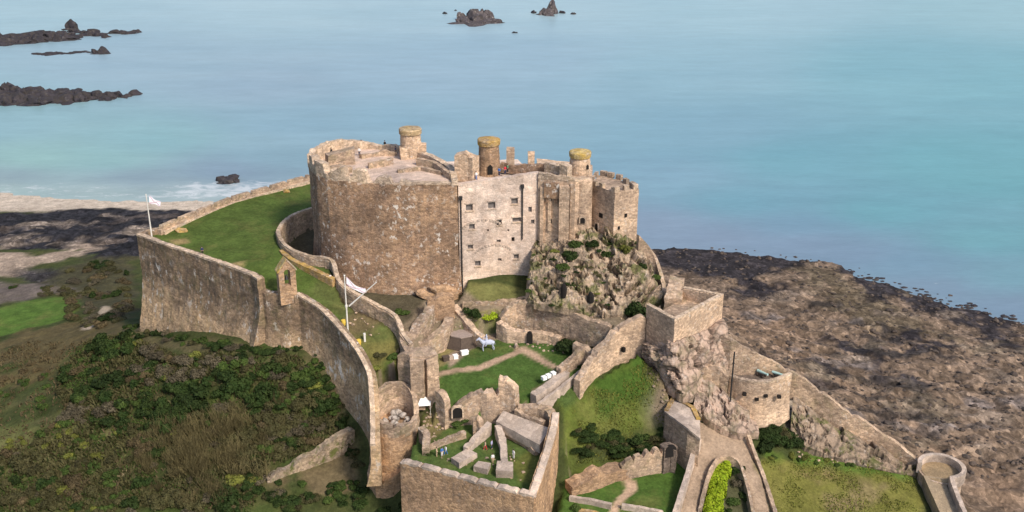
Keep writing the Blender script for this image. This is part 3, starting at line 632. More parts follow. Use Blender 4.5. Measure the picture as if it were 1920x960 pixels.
c = m.n('VertexColor', layer_name='depth').outputs[0]; fo = m.n('SeparateColor'); m.put(fo.inputs[0], m.n('VertexColor', layer_name='foam').outputs[0])
big = m.noise(1, 5, .6, m.scaled((.006, .022, 1))); md = m.noise(1, 4, .6, m.scaled((.04, .12, 1)))
c = m.mix(1.0, c, m.ramp(big, [(.3, (.90, .93, .95)), (.7, (1.09, 1.06, 1.05))]), 'MULTIPLY')
c = m.mix(1.0, c, m.ramp(md, [(.3, .93), (.7, 1.07)]), 'MULTIPLY')
rip = m.noise(1, 3, .65, m.scaled((.22, .7, 1))); c = m.mix(1.0, c, m.ramp(rip, [(.3, .95), (.7, 1.05)]), 'MULTIPLY')
fn = m.noise(.16, 7, .72, m.scaled((1, 1.7, 1)), .6)
f = m.math('GREATER_THAN', m.math('ADD', fn, m.math('MULTIPLY', fo.outputs[0], .34)), 2.0)
ff = m.ramp(m.math('ADD', fn, m.math('MULTIPLY', fo.outputs[0], .30)), [(.70, 0.), (.86, .6)])
m.color(m.mix(ff, c, (.62, .62, .62)))
w1 = m.noise(1, 3, .6, m.scaled((.5, 1.1, 1))); m.bump(w1, .10, .5)
me.materials.append(m.m)
# ------------------------------------------------------------------ castle: large masonry
def opening(parent, name, px, py, Y, w, h, rot=0.0, arch=True, surround=True, mat='void'):
    """dark doorway / loophole with a dressed stone surround, its sill centre seen at photo pixel px, py, distance Y"""
    x, y, z = PY(px, py, Y); mb = MB(); n = (math.sin(rot), -math.cos(rot)); t = (math.cos(rot), math.sin(rot))
    prof = [(-w/2, 0), (w/2, 0), (w/2, h*.7 if arch else h)]
    if arch: prof += [(w/2*math.cos(a), h*.7+h*.3*math.sin(a)) for a in (.5, 1.0, 1.57, 2.14, 2.64)]
    prof += [(-w/2, h*.7 if arch else h)]
    def q(u, v, d): return (x+t[0]*u+n[0]*d, y+t[1]*u+n[1]*d, z+v)
    k = len(prof); mb.add([q(u, v, .14) for u, v in prof]+[q(u, v, -.5) for u, v in prof], [tuple(range(k))]+[(i, i+k, (i+1) % k+k, (i+1) % k) for i in range(k)])
    o = mb.build(name, M[mat], parent)
    if surround:
        fr = MB(); out = [(u*1.0+(.22 if u > 0 else -.22 if u < 0 else 0), v+(.22 if v > h*.6 else 0)) for u, v in prof]
        seq = list(range(2, k))+[0]; vs = []; fs = []
        for i in [1]+seq:
            for (u, v), d in ((prof[i], -.3), (prof[i], .22), (out[i], .22), (out[i], -.3)): vs.append(q(u, v, d))
        nn = len(seq)+1
        for i in range(nn-1):
            for e in range(4): fs.append((i*4+e, i*4+(e+1) % 4, (i+1)*4+(e+1) % 4, (i+1)*4+e))
        fr.add(vs, fs); fr.build('surround', M['cap'], o)
    return o
def facade(mb, A, B, zb, zt, holes, depth=.45, seed=0):
    """plane wall from A to B with real window recesses; holes (u0, u1, z0, z1)"""
    L = math.hypot(B[0]-A[0], B[1]-A[1]); t = ((B[0]-A[0])/L, (B[1]-A[1])/L); n = (t[1], -t[0])
    us = sorted(set([0, L]+[round(v, 3) for h in holes for v in h[:2]])); zs = sorted(set([zb, zt]+[round(v, 3) for h in holes for v in h[2:]]))
    def q(u, z, d=0.0, j=True):
        p = Vector((A[0]+t[0]*u-n[0]*d, A[1]+t[1]*u-n[1]*d, z))
        if j: v = mnoise.noise_vector(p*.7+Vector((seed, 0, 0)))*.09; p = p+Vector((n[0]*v.x, n[1]*v.x, 0))
        return tuple(p)
    for u0, u1 in zip(us[:-1], us[1:]):
        for z0, z1 in zip(zs[:-1], zs[1:]):
            um, zm = (u0+u1)/2, (z0+z1)/2
            if any(h[0] < um < h[1] and h[2] < zm < h[3] for h in holes): continue
            nu = max(1, int((u1-u0)/.9)); nz = max(1, int((z1-z0)/.9))
            g = [[q(u0+(u1-u0)*i/nu, z0+(z1-z0)*j/nz) for i in range(nu+1)] for j in range(nz+1)]
            vs = [p for r in g for p in r]
            mb.add(vs, [(j*(nu+1)+i, j*(nu+1)+i+1, (j+1)*(nu+1)+i+1, (j+1)*(nu+1)+i) for j in range(nz) for i in range(nu)])
    for u0, u1, z0, z1 in holes:
        c4 = [(u0, z0), (u1, z0), (u1, z1), (u0, z1)]
        mb.add([q(u, z) for u, z in c4]+[q(u, z, depth) for u, z in c4], [(i, (i+1) % 4, (i+1) % 4+4, i+4) for i in range(4)])
    return lambda u, z, d=0.0: q(u, z, d, False)
# --- the great round tower
kt = thing('round_tower', 'huge brown round-fronted tower standing left of the pale windowed wall', 'tower', P(720, 336, 33))
rimpx = [(578, 303), (582, 312), (592, 320), (612, 326), (640, 330), (680, 334), (720, 336.5), (760, 337.5), (800, 337.5), (835, 337), (857, 337), (852, 318), (836, 306), (810, 293), (790, 286), (760, 277), (720, 270), (690, 268), (660, 270), (630, 277), (600, 287), (585, 294)]
rim = [P(a, b, 57)[:2] for a, b in rimpx]
mb = MB(); prism(mb, rim, 32.5, 56.1, .9, .10, 3, cap=False, batter=.9); mb.build('wall', M['brown'], kt)
fl = MB(); cx0 = sum(p[0] for p in rim)/len(rim); cy0 = sum(p[1] for p in rim)/len(rim)
ins = [(cx0+(x-cx0)*.995, cy0+(y-cy0)*.995) for x, y in rim]
prism(fl, ins, 54.6, 56.0, 1.2, .05, 5); fo_ = fl.build('roof_terrace', M['flag'], kt)
pb = MB()
def zpar(px, py): return 57.0
pp = [(x, y, 57.0, 55.9) for x, y in rim]
front = [(p[0], p[1], z, 55.9) for p, z in zip(rim, [58.9, 59.2, 58.9, 58.5, 58.6, 58.4, 57.6, 56.7, 56.45, 56.4, 56.7])]
wall(pb, front[:8], 1.5, 1.02, .5, jit=.10, ruin=1.2, rough_top=.3, crenel=(4.6, 1.3, 1.5), seed=4)
wall(pb, front[7:], 1.1, 1.02, .6, jit=.06, rough_top=.08, seed=5)
back = [(p[0], p[1], z, 55.9) for p, z in zip(rim[10:], [57.2, 57.3, 57.4, 57.4, 57.2, 57.3, 57.2, 57.3, 58.3, 58.9, 58.8, 58.7])]+[(rim[0][0], rim[0][1], 58.6, 55.9)]
wall(pb, back, 1.2, .85, .6, jit=.1, ruin=.5, rough_top=.25, seed=8); pb.build('parapet', M['cap'], kt)
ib = MB()                                                  # inner stub walls on the terrace
wall(ib, wpts([(612, 290, 58.2, 55.9), (640, 283, 58.6, 55.9), (664, 276, 59.2, 55.9)]), 2.2, .5, .6, jit=.12, ruin=.6, seed=2)
wall(ib, wpts([(612, 313, 57.6, 55.9), (640, 308, 57.7, 55.9), (658, 309, 57.4, 55.9)]), 1.4, .5, .5, jit=.15, ruin=.5, seed=6)
wall(ib, wpts([(690, 306, 57.0, 55.9), (716, 300, 57.3, 55.9), (735, 296, 57.2, 55.9)]), .8, .5, .5, jit=.1, seed=6)
wall(ib, wpts([(675, 287, 57.1, 55.9), (705, 281, 57.2, 55.9), (745, 281, 57.1, 55.9)]), .9, .5, .5, jit=.15, ruin=.8, seed=9)
wall(ib, wpts([(782, 296, 57.4, 55.9), (815, 303, 57.3, 55.9), (846, 325, 57.2, 55.9)]), .9, .5, .6, jit=.08, seed=16)
wall(ib, wpts([(745, 318, 56.6, 55.9), (790, 312, 56.7, 55.9), (830, 322, 56.6, 55.9)]), .8, .5, .6, jit=.05, seed=17)
ib.build('terrace_wall', M['ruin'], kt)
def turret(parent, px, prow, trow, width_px, z0, mats, door=None, taper=.96, lantern=False):
    x, y, _ = P(px, prow, z0); d = math.hypot(y, H-z0); w = width_px/F*(y*math.cos(PITCH)+(H-z0)*math.sin(PITCH)); r = w/2
    y += r*.6; x = x*(y/(y-r*.6)); zt = zrow(y, trow); b = MB()
    lathe(b, x, y, [(r*1.0, z0-1), (r*.95, z0+(zt-z0)*.5), (r*taper*.92, zt-1.1), (r*.92, zt-1.05), (r*.9, zt-.9)], 26, .10)
    o = b.build('turret', mats[0], parent)
    c = MB(); lathe(c, x, y, [(r*.93, zt-1.2), (r*1.0, zt-1.08), (r*1.03, zt-.22), (r*.97, zt-.02), (r*.55, zt+.12), (.05, zt+.16)], 26, .08); c.build('cap', mats[1], o)
    if door:
        mbx = MB(); dx, dh, dw, dz = door; a = -math.pi/2+dx; rr = r*.99
        pts = [(u, v) for u, v in ((-dw/2, 0), (dw/2, 0), (dw/2, dh*.75), (0, dh), (-dw/2, dh*.75))]
        def q(u, v, dd): aa = a+u/rr; return (x+(rr+dd)*math.cos(aa), y+(rr+dd)*math.sin(aa), z0+dz+v)
        mbx.add([q(u, v, .13) for u, v in pts]+[q(u, v, -.4) for u, v in pts], [(0, 1, 2, 3, 4)]+[(i, i+5, (i+1) % 5+5, (i+1) % 5) for i in range(5)])
        mbx.build('doorway', M['void'], o)
    return o, x, y, r
t1 = turret(kt, 771, 296, 240, 42, 56, (M['buff'], M['tancap']), (-.25, 1.7, .9, .1))
gb = MB(); box(gb, (t1[1]-1.2, t1[2]-1.6, 55.9), 1.7, 2.2, 2.3, .2, .1); gb.build('stair_block', M['buff'], kt); gb = MB(); box(gb, (t1[1]+2.3, t1[2]-.2, 55.9), 1.6, 2, 2.6, 0, .12); gb.build('stair_block', M['buff'], kt)
tb = MB()                                                  # rough masonry foot of the tower
for i, (a, b, r_) in enumerate([(800, 550, 2.2), (828, 545, 2.4), (848, 553, 1.8)]):
    p = PY(a, b, 176.0); rock(tb, p, (r_*1.3, 1.6, 1.4), 40+i, 3, 14, .12)
tb.build('rock_footing', M['warm'], kt)
# --- pale windowed wall (residential range)
kr = thing('residential_range', 'pale pinkish wall block with rows of small windows right of the round tower', 'building', P(935, 545, 35))
A, B = P(859, 348, 55.75), P(1011, 324.5, 57)
wins = [(880, 389, 1.3, 1.3), (922, 385, 1.4, 1.3), (965, 377, 1.3, 1.2), (885, 425, 1.1, 1.1), (936, 417, 1.0, 1.1), (969, 412, 1.7, .9), (994, 393, .7, 1.1), (999, 416, .7, .9), (962, 449, .6, .9), (882, 463, 1.0, .9), (896, 494, 1.1, 1.1), (968, 481, 1.0, 1.0), (937, 487, .7, .6), (895, 528, .6, .6), (935, 452, .8, .6), (915, 432, .4, .4), (953, 432, .4, .4)]
holes = []
for px, py, w, h in wins:
    u, z = on_plane(px, py, A, B); holes.append((u-w/2, u+w/2, z-h/2, z+h/2))
mb = MB(); q = facade(mb, A, B, 33, 55.4, holes, .5)
t = np.array([B[0]-A[0], B[1]-A[1]]); t = t/np.linalg.norm(t); nb = np.array([-t[1], t[0]])
a2, b2 = np.array(A[:2])+nb*.7+t*.05, np.array(B[:2])+nb*.7-t*.05
body = [tuple(a2), tuple(b2), tuple(b2+nb*15), tuple(a2+nb*17)]
prism(mb, body, 33, 55.3, 1.2, .03, 2); mb.build('wall', M['pale'], kr)
cp = MB(); wall(cp, [(A[0], A[1], 55.95, 55.2), (B[0], B[1], 57.1, 55.2)], 1.1, .99, .8, jit=.07, rough_top=.1, seed=7); cp.build('parapet', M['pale'], kr)
for (u0, u1, z0, z1) in holes:
    wb = MB(); wb.add([q(u0, z0, .47), q(u1, z0, .47), q(u1, z1, .47), q(u0, z1, .47)], [(0, 1, 2, 3)]); o = wb.build('window', M['glass' if u1-u0 > .65 else 'void'], kr)
    if u1-u0 > .9:
        sb = MB(); v = [q(u0-.15, z0-.2, -.16), q(u1+.15, z0-.2, -.16), q(u1+.15, z0-.2, .2), q(u0-.15, z0-.2, .2)]; v += [(a, b, c+.19) for a, b, c in v]
        sb.add(v, [(3, 2, 1, 0), (4, 5, 6, 7), (0, 1, 5, 4), (1, 2, 6, 5), (2, 3, 7, 6), (3, 0, 4, 7)]); sb.build('sill', M['cap'], o)
        sb = MB(); v = [q(u0-.15, z1+.01, -.12), q(u1+.15, z1+.01, -.12), q(u1+.15, z1+.01, .2), q(u0-.15, z1+.01, .2)]; v += [(a, b, c+.24) for a, b, c in v]
        sb.add(v, [(3, 2, 1, 0), (4, 5, 6, 7), (0, 1, 5, 4), (1, 2, 6, 5), (2, 3, 7, 6), (3, 0, 4, 7)]); sb.build('lintel', M['slab'], o)
for px, r0, r1 in ((863.5, 374, 545), (979, 352, 448)):
    u, z1 = on_plane(px, r0, A, B); _, z0 = on_plane(px, r1, A, B); pb = MB()
    tube(pb, [q(u, z0, -.22), q(u, z1, -.22)], .13, 7); v = q(u, z1, -.3); box(pb, (v[0], v[1], v[2]), .6, .5, .7, 0)
    pb.build('drainpipe', M['iron'], kr)
# blind relieving arches, slightly proud
for px, py, rad in ((905, 425, 2.6), (925, 470, 2.4)):
    u, z = on_plane(px, py, A, B); ar = MB()
    for k in range(13):
        a = math.pi*(.12+.76*k/12); vv = q(u+rad*1.5*math.cos(a), z+rad*.8*math.sin(a)-.9, -.03)
        box(ar, vv, .42, .25, .36, math.atan2(t[1], t[0]), .05, k)
    ar.build('blind_arch', M['slab'], kr)
# things on its roof walk
bk = MB(); wall(bk, wpts([(856, 287, 60.4, 55.5), (874, 283, 60.9, 55.5), (884, 289, 60.3, 55.5), (896, 292, 60.2, 55.5)]), 2.4, .2, .6, jit=.1, ruin=.3, seed=3); bk.build('roof_block', M['buff'], kr)
t2 = turret(kr, 917, 326, 260, 42, 55.7, (M['warm'], M['lichen']), (.12, 2.0, .95, .1))
for px, rt, rb, w in ((957, 279, 322, 1.5), (996, 286, 314, 1.3)):
    x, y, _ = P(px, rb, 55.8); pl = MB(); prism(pl, [(x-w/2, y), (x+w/2, y), (x+w/2, y+1.3), (x-w/2, y+1.3)], 55.6, zrow(y, rt), .6, .1, px)
    pl.build('chimney_pier', M['buff'], kr)
pw = MB(); wall(pw, wpts([(940, 303, 57.6, 55.6), (960, 306, 57.5, 55.6), (1000, 308, 57.4, 55.6), (1030, 305, 57.8, 55.6)]), .9, .2, .6, jit=.1, ruin=.4, seed=11)
pw.build('rear_parapet', M['brown'], kr)
# --- stepped corner block with blue roof and yellow capped turret
kc = thing('corner_block', 'stepped buff masonry block with a pale blue roof and yellow topped turret', 'building', P(1050, 445, 42))
fa, fb, fc = P(1009.5, 326, 57), P(1078, 331, 57), P(1110, 340, 55.5)
mb = MB(); prism(mb, [fa[:2], fb[:2], fc[:2], (fc[0]+1, fc[1]+12), (fa[0], fa[1]+13)], 41, [56.3, 56.3, 55.2, 55.2, 56.3], 1, .08, 5)
def fpt(px): u = (px-1009.5)/(1078-1009.5); return np.array(fa[:2])+(np.array(fb[:2])-np.array(fa[:2]))*u
def pil(mb, p0, p1, d, zb, zt, seed=0, step=.8):
    a, b = fpt(p0), fpt(p1); prism(mb, [(a[0], a[1]-d), (b[0], b[1]-d), (b[0], b[1]+.3), (a[0], a[1]+.3)], zb, zt, step, .06, seed)
pil(mb, 1013, 1020, .5, 41, 54.6, 1); pil(mb, 1049, 1068, 1.3, 40, 55.2, 2); pil(mb, 1070, 1079, .5, 41, 55.6, 3); pil(mb, 1028, 1034, .35, 46, 52.4, 4)
mb.build('wall', M['buff'], kc)
mm = MB(); pil(mm, 1020, 1049, .75, 52.6, 55.6, 6); pil(mm, 1024, 1029, .5, 51.6, 52.6, 7); pil(mm, 1040, 1046, .5, 51.6, 52.6, 8); mm.build('projecting_box', M['brown'], kc)
pm = MB(); wall(pm, [(fa[0], fa[1], 57.3, 56.1), (fpt(1049)[0], fpt(1049)[1], 57.0, 56.1), (fb[0], fb[1], 57.1, 56.1), (fc[0], fc[1], 55.9, 55)], .8, .9, .6, jit=.1, ruin=.5, seed=13)
wall(pm, wpts([(1026, 303, 58.4, 56), (1040, 306, 58.4, 56), (1058, 312, 58.2, 56)]), 1, .1, .6, jit=.1, seed=14); wall(pm, wpts([(1057, 304, 59, 56), (1072, 310, 58.7, 56)]), 1.6, .1, .6, jit=.1, seed=15); pm.build('parapet', M['cap'], kc)
rf = MB(); r4 = [P(1022, 324, 56.5), P(1058, 327, 56.5), P(1055, 314, 57.3), P(1028, 311, 57.3)]; rf.add(r4+[(a, b, c-.25) for a, b, c in r4], [(0, 1, 2, 3), (0, 4, 5, 1), (1, 5, 6, 2), (2, 6, 7, 3), (3, 7, 4, 0)])
rf.build('blue_roof', M['lead'], kc)
x, y, _ = P(1094, 344, 55.5); y += 1.6; ht = MB(); lathe(ht, x, y, [(1.95, 41), (1.85, 50), (1.8, 55.9), (1.3, 56.0)], 22, .08); ht.build('half_round_stair', M['buff'], kc)
t3 = turret(kc, 1087, 326, 283, 41, 55.8, (M['buff'], M['yellow']), (.7, .9, .5, 1.0))
for px, py, w, h in ((1032, 376, .55, .8), (1031, 418, .7, .8)): opening(kc, 'window', px, py, fpt(px)[1]-.05, w, h, 0, False, False)
opening(kc, 'doorway', 1092, 418, y-2.0, .9, 1.1, 0)
# --- crenellated gate tower at the right end
kg = thing('crenellated_tower', 'square crenellated tower with a dark and a sunlit face, right end of the keep', 'tower', P(1153, 450, 44))
C_, D_, E_ = P(1153, 358, 54.6), P(1198, 351, 54.6), P(1108, 353, 53.5)
bk_ = (C_[0]+4, C_[1]+9)
mb = MB(); prism(mb, [E_[:2], C_[:2], D_[:2], (D_[0]-2.5, D_[1]+5), (E_[0]+2, E_[1]+6)], 41, 54.3, .9, .08, 9); mb.build('wall', M['buff'], kg)
def merl(a, b, fr, w, h, th=.7):
    for f in fr:
        x, y = a[0]+(b[0]-a[0])*f, a[1]+(b[1]-a[1])*f; an = math.atan2(b[1]-a[1], b[0]-a[0])
        cb = MB(); box(cb, (x-math.sin(an)*.35, y+math.cos(an)*.35, 54.2), w, th, h+.15*N3(f*9, h, w), an, .06, int(f*100)); cb.build('merlon', M['cap'], kg)
merl(E_, C_, (.12, .42, .9), .95, .9); merl(C_, D_, (.1, .5, .88), 1.05, 1.05); merl(D_, (D_[0]-2.5, D_[1]+5), (.3, .7), 1.2, 1.0); merl((E_[0]+2, E_[1]+6), (D_[0]-2.5, D_[1]+5), (.15, .45, .8), 1.3, 1.0)
merl(E_, (E_[0]+2, E_[1]+6), (.4, .85), 1.4, .9)
rl, rr_ = math.atan2(C_[1]-E_[1], C_[0]-E_[0]), math.atan2(D_[1]-C_[1], D_[0]-C_[0])
def onE(px, A_, B_):                                   # distance of the sight line on a face
    u, z = on_plane(px, 400, A_, B_); L = math.hypot(B_[0]-A_[0], B_[1]-A_[1]); return A_[1]+(B_[1]-A_[1])*u/L
opening(kg, 'doorway', 1119, 434, onE(1119, E_, C_), .8, 1.7, rl); opening(kg, 'window', 1127, 408, onE(1127, E_, C_), .9, .9, rl, False, False)
opening(kg, 'loophole', 1173, 407, onE(1173, C_, D_), .5, .7, rr_, False, False); opening(kg, 'loophole', 1160, 430, onE(1160, C_, D_), .4, .6, rr_, False, False)
# --- crag
cr = MB(); poly = [(988, 545), (992, 500), (1003, 452), (1030, 446), (1060, 440), (1090, 432), (1125, 436), (1165, 440), (1190, 446), (1200, 480), (1208, 520), (1212, 550), (1190, 582), (1150, 590), (1095, 582), (1040, 570), (1000, 560)]
def crag_pt(px, py):
    t_ = min(1, max(0, (588-py)/150)); return PY(px, py, 167.5+12.5*t_**.9)
cb_ = [PY(984, 572, 169.5), PY(1000, 572, 167.6), PY(1040, 578, 166.4), PY(1100, 588, 165.6), PY(1150, 596, 165.6), PY(1200, 590, 166.6), PY(1226, 572, 168.5), PY(1242, 556, 171)]
ct_ = [PY(996, 470, 180.5), PY(1004, 448, 181.5), PY(1030, 444, 181.3), PY(1070, 436, 180.8), PY(1108, 430, 180), PY(1150, 444, 178.5), PY(1190, 446, 179.5), PY(1206, 462, 180.5)]
crag_at = cliff(cr, cb_, ct_, 14, 2.5, .28, 5.0, 1.3, 1.25)
rg = random.Random(5); k = 0
while k < 26:
    px, py = rg.uniform(985, 1215), rg.uniform(540, 594)
    if not inside(np.array([px]), np.array([py]), poly)[0]: continue
    p = crag_pt(px, py); s = rg.uniform(.5, 1.1); rock(cr, (p[0], p[1]-.6, p[2]-s*.2), (s*rg.uniform(.6, 1.0), s, s*rg.uniform(.8, 1.4)), 200+k, 3, 9, .2, .6); k += 1
crag = cr.build('rock_crag', M['crag'], None, 'pale grey granite crag with ivy under the right half of the keep', 'crag')
for px, py, w, h in ((1058, 563, 1.1, 2.8), (1108, 572, 1.2, 2.0)):
    p = PY(px, py, 166.3); p = crag_at(px, py-5); mb = MB(); lathe(mb, p[0], p[1]+.35, [(w*.5, p[2]), (w*.5, p[2]+h*.6), (w*.3, p[2]+h*.9), (.05, p[2]+h)], 10, .1); mb.build('cave_mouth', M['void'], crag)
ct = MB(); wall(ct, wpts([(1196, 440, 46.5, 40), (1212, 456, 44.5, 37), (1228, 480, 42, 36), (1240, 515, 38.8, 34), (1245, 540, 37, 33), (1247, 562, 35.8, 32)]), .8, .5, .6, jit=.08, curve=True, seed=21)
ct.build('curtain_wall', M['ruin'], None, 'thin curved wall dropping down the right edge of the granite crag', 'wall')
# --- outer walls at the left
ow = thing('outer_wall', 'tall weathered grey-brown outer wall below the lawn, from the flagged corner to the bellcote', 'wall', P(380, 655, 25))
mb = MB(); pts1 = wpts([(258, 440, 42, 628), (300, 456, 42, 655), (340, 469, 42, 668), (380, 482, 41.9, 668), (440, 503, 41.7, 668), (472, 515, 41.5, 667), (484, 524, 41.4, 667)])
wall(mb, pts1, 1.5, .85, .6, 3.0, -1, .62, .13, .15, .12, seed=31); 
wall(mb, wpts([(258, 440, 42, 20), (272, 432, 42, 24), (300, 426, 42, 27)]), 1.5, .15, .6, 2.0, 1, .5, .1, seed=32)
mb.build('wall', M['curtain'], ow)
mb = MB(); wall(mb, [(p[0], p[1], p[2]+.22, p[2]-.2) for p in pts1], 1.0, .75, .6, jit=.08, rough_top=.12, seed=33); mb.build('coping', M['cap'], ow)
lw = MB(); pts2 = wpts([(483, 541, 38.9, 666), (500, 549, 38.6, 664), (525, 551, 38.6, 664), (560, 552, 38.5, 664)]); wall(lw, pts2, 1.7, .7, .5, 1.2, -1, .5, .1, seed=34)
lw.build('outer_wall', M['curtain'], None, 'short lower stretch of wall between the tall outer wall and the bellcote', 'wall')
cw = thing('curved_wall', 'long dark curtain wall curving down from the bellcote to the round ruined turret', 'wall', P(650, 870, 16))
mb = MB(); pts3 = wpts([(557, 552, 38.5, 668), (600, 580, 37, 705), (640, 621, 35.2, 775), (670, 660, 33, 835), (690, 700, 31, 877), (695, 740, 29, 900), (697, 785, 26.8, 905), (697, 835, 24.5, 912)])
wall(mb, pts3, 1.5, .85, .6, 1.0, -1, .6, .09, curve=True, seed=35); mb.build('wall', M['curtain'], cw)
mb = MB(); sp = smooth_line(pts3); wall(mb, [(p[0], p[1], p[2]+.25, p[2]-.15) for p in sp], .8, .7, .6, jit=.06, rough_top=.12, seed=36); mb.build('coping', M['cap'], cw)
rp = thing('rampart', 'sea-facing rampart with low merlons along the far edge of the lawn', 'wall', P(430, 375, 38))
rpp = [(296, 424, 42.0, 30), (340, 405, 42, 30), (430, 369, 42, 30), (500, 349, 42, 30), (578, 327, 42, 30)]
mb = MB(); wall(mb, wpts([(a, b, 42.9, d) for a, b, c_, d in rpp]), .9, .3, .35, jit=.08, rough_top=.1, crenel=(5.2, .7, .75), seed=41); mb.build('parapet', M['ruin'], rp)
mb = MB(); wall(mb, wpts([(a+3, b+8, 41.75, d) for a, b, c_, d in rpp]), 1.6, .1, .7, jit=.08, seed=42); mb.build('wall_walk', M['cap'], rp)
rw = thing('ditch_wall', 'curving low retaining wall of the ditch round the foot of the great tower', 'wall', RING[4])
mb = MB(); pr = [(x, y, z+.9, 30.0) for x, y, z in PZ(RING)]; wall(mb, pr, 1.0, .5, .6, jit=.09, curve=True, rough_top=.2, ruin=.25, seed=43); mb.build('wall', M['ruin'], rw)
mb = MB(); sp = smooth_line(pr); wall(mb, [(p[0], p[1], p[2]+.2, p[2]-.15) for p in sp], .75, .5, .6, jit=.06, seed=44); mb.build('coping', M['cap'], rw)
lg = MB(); wall(lg, wpts([(528, 468, 41.2, 38), (545, 484, 40.9, 38), (590, 505, 40.6, 38), (626, 522, 40.0, 37)]), 1.0, .5, .6, jit=.06, curve=True, seed=45)
lg.build('ledge_wall', M['lichen'], None, 'low yellow lichened ledge along the outside of the ditch wall', 'wall')
# --- bellcote
bc = thing('bellcote', 'small gabled stone bellcote with an arched opening on the wall beside the lawn', 'bellcote', P(540, 552, 38))
x, y, _ = P(540, 556, 38.6); x *= (y+.95)/y; y += .95; zt, zs = zrow(y, 486), zrow(y, 506); rot = R(28); w, d = 3.1, 1.5
def bq(u, v, zz): return (x+u*math.cos(rot)-v*math.sin(rot), y+u*math.sin(rot)+v*math.cos(rot), zz)
mb = MB(); zo0, zo1, ow_ = zrow(y, 534), zrow(y, 503), .55
arc = [(ow_, zo0), (ow_, zo1-.5)]+[(ow_*math.cos(a), zo1-.5+.5*math.sin(a)) for a in (.52, 1.05, 1.57, 2.09, 2.62)]+[(-ow_, zo1-.5), (-ow_, zo0)]
outl = [(w/2, 37), (w/2, zs)]+[(w/2*.66, zs+(zt-zs)*.34), (w/2*.33, zs+(zt-zs)*.67), (0, zt), (-w/2*.33, zs+(zt-zs)*.67), (-w/2*.66, zs+(zt-zs)*.34)]+[(-w/2, zs), (-w/2, 37)]
arc = [(ow_, zo0)]+arc[1:]; n_ = 9
outl2 = [outl[1], outl[1]]+outl[2:7]+[outl[7], outl[7]]
outl2[0] = (w/2, zo0); outl2[8] = (-w/2, zo0)
for v, flip in ((-d/2, 0), (d/2, 1)):
    vs = [bq(a, v, b) for a, b in outl2]+[bq(a, v, b) for a, b in arc]
    fs = [(i, i+1, i+1+n_, i+n_) for i in range(n_-1)]; mb.add(vs, [f if flip else f[::-1] for f in fs])
vs = [bq(a, -d/2, b) for a, b in arc]+[bq(a, d/2, b) for a, b in arc]; mb.add(vs, [(i, i+1, i+1+n_, i+n_) for i in range(n_-1)])
vs = [bq(a, -d/2, b) for a, b in outl2]+[bq(a, d/2, b) for a, b in outl2]; mb.add(vs, [(i, i+1, i+1+n_, i+n_) for i in range(n_-1)])
prism(mb, [bq(-w/2, -d/2, 0)[:2], bq(w/2, -d/2, 0)[:2], bq(w/2, d/2, 0)[:2], bq(-w/2, d/2, 0)[:2]], 37, zo0, .8, .05, 3)
mb.build('gable', M['warm'], bc)
for s in (-1, 1):
    rb = MB(); a0, a1 = (s*(w/2+.2), zs-.15), (0, zt+.05)
    vs = [bq(a, v, b+h_) for h_ in (.02, .3) for v in (-d/2-.15, d/2+.15) for a, b in (a0, a1)]
    rb.add(vs, [(0, 1, 3, 2), (4, 6, 7, 5), (0, 4, 5, 1), (2, 3, 7, 6), (0, 2, 6, 4), (1, 5, 7, 3)]); rb.build('roof_slope', M['yellow' if s < 0 else 'cap'], bc)
bb = MB(); zc = (zo0+zo1)/2; lathe(bb, x, y, [(.42, zc-.5), (.36, zc-.3), (.26, zc), (.18, zc+.2), (.05, zc+.25)], 14); be = bb.build('bell', M['iron'], bc)
bb = MB(); tube(bb, [bq(-ow_, 0, zc+.3), bq(ow_, 0, zc+.3)], .06); bb.build('yoke', M['wood'], be)
# --- ruined half round turret at the bottom
tt = thing('ruined_turret', 'open ruined turret with white rubble in its bowl, at the curved wall foot', 'turret', P(742, 900, 13))
x0, y0, _ = P(742, 797, 26.3); y0 += 3.9; x0 = x0*(y0/(y0-3.9))
mb = MB(); lathe(mb, x0, y0, [(3.9, 10), (3.95, 14), (3.85, 20), (3.82, 24.3), (2.4, 24.2), (.05, 24.2)], 36, .16); mb.build('wall', M['warm'], tt)
ringp = []
for k in range(37):
    a = -math.pi/2+2*math.pi*k/36; bf = max(0, math.sin(a)); side = abs(math.cos(a))
    ringp.append((x0+3.5*math.cos(a), y0+3.45*math.sin(a)*(1.25 if math.sin(a) > 0 else 1), 26.2+3.6*bf**.7+(.5*side if math.cos(a) < 0 else 0), 23.8))
mb = MB(); wall(mb, ringp, .8, .5, .5, jit=.14, closed=True, ruin=.9, rough_top=.25, seed=51); mb.build('broken_rim', M['ruin'], tt)
mb = MB(); rg = random.Random(3)
for k in range(26):
    a, r_ = rg.uniform(0, 6.28), rg.uniform(0, 2.6); s = rg.uniform(.25, .8); rock(mb, (x0+r_*math.cos(a), y0+r_*math.sin(a), 24.2+s*.4+max(0, math.sin(a))*.7), (s, s*.9, s*.8), 500+k, 2, 10)
M['whiterock'] = rock_mat('white_rubble', (.50, .44, .39), (.40, .34, .29), (.28, .23, .19), 0, .6)
mb.build('rubble', M['whiterock'], tt)
mb = MB(); prism(mb, [(x0-4.9, y0-2.2), (x0-3.2, y0-4.6), (x0-.2, y0-5.2), (x0+2.2, y0-4.2), (x0+2.4, y0), (x0-4.6, y0+1)], 9.5, [16, 15.4, 17.2, 19, 19, 17], .8, .12, 6); mb.build('plinth', M['warm'], tt)
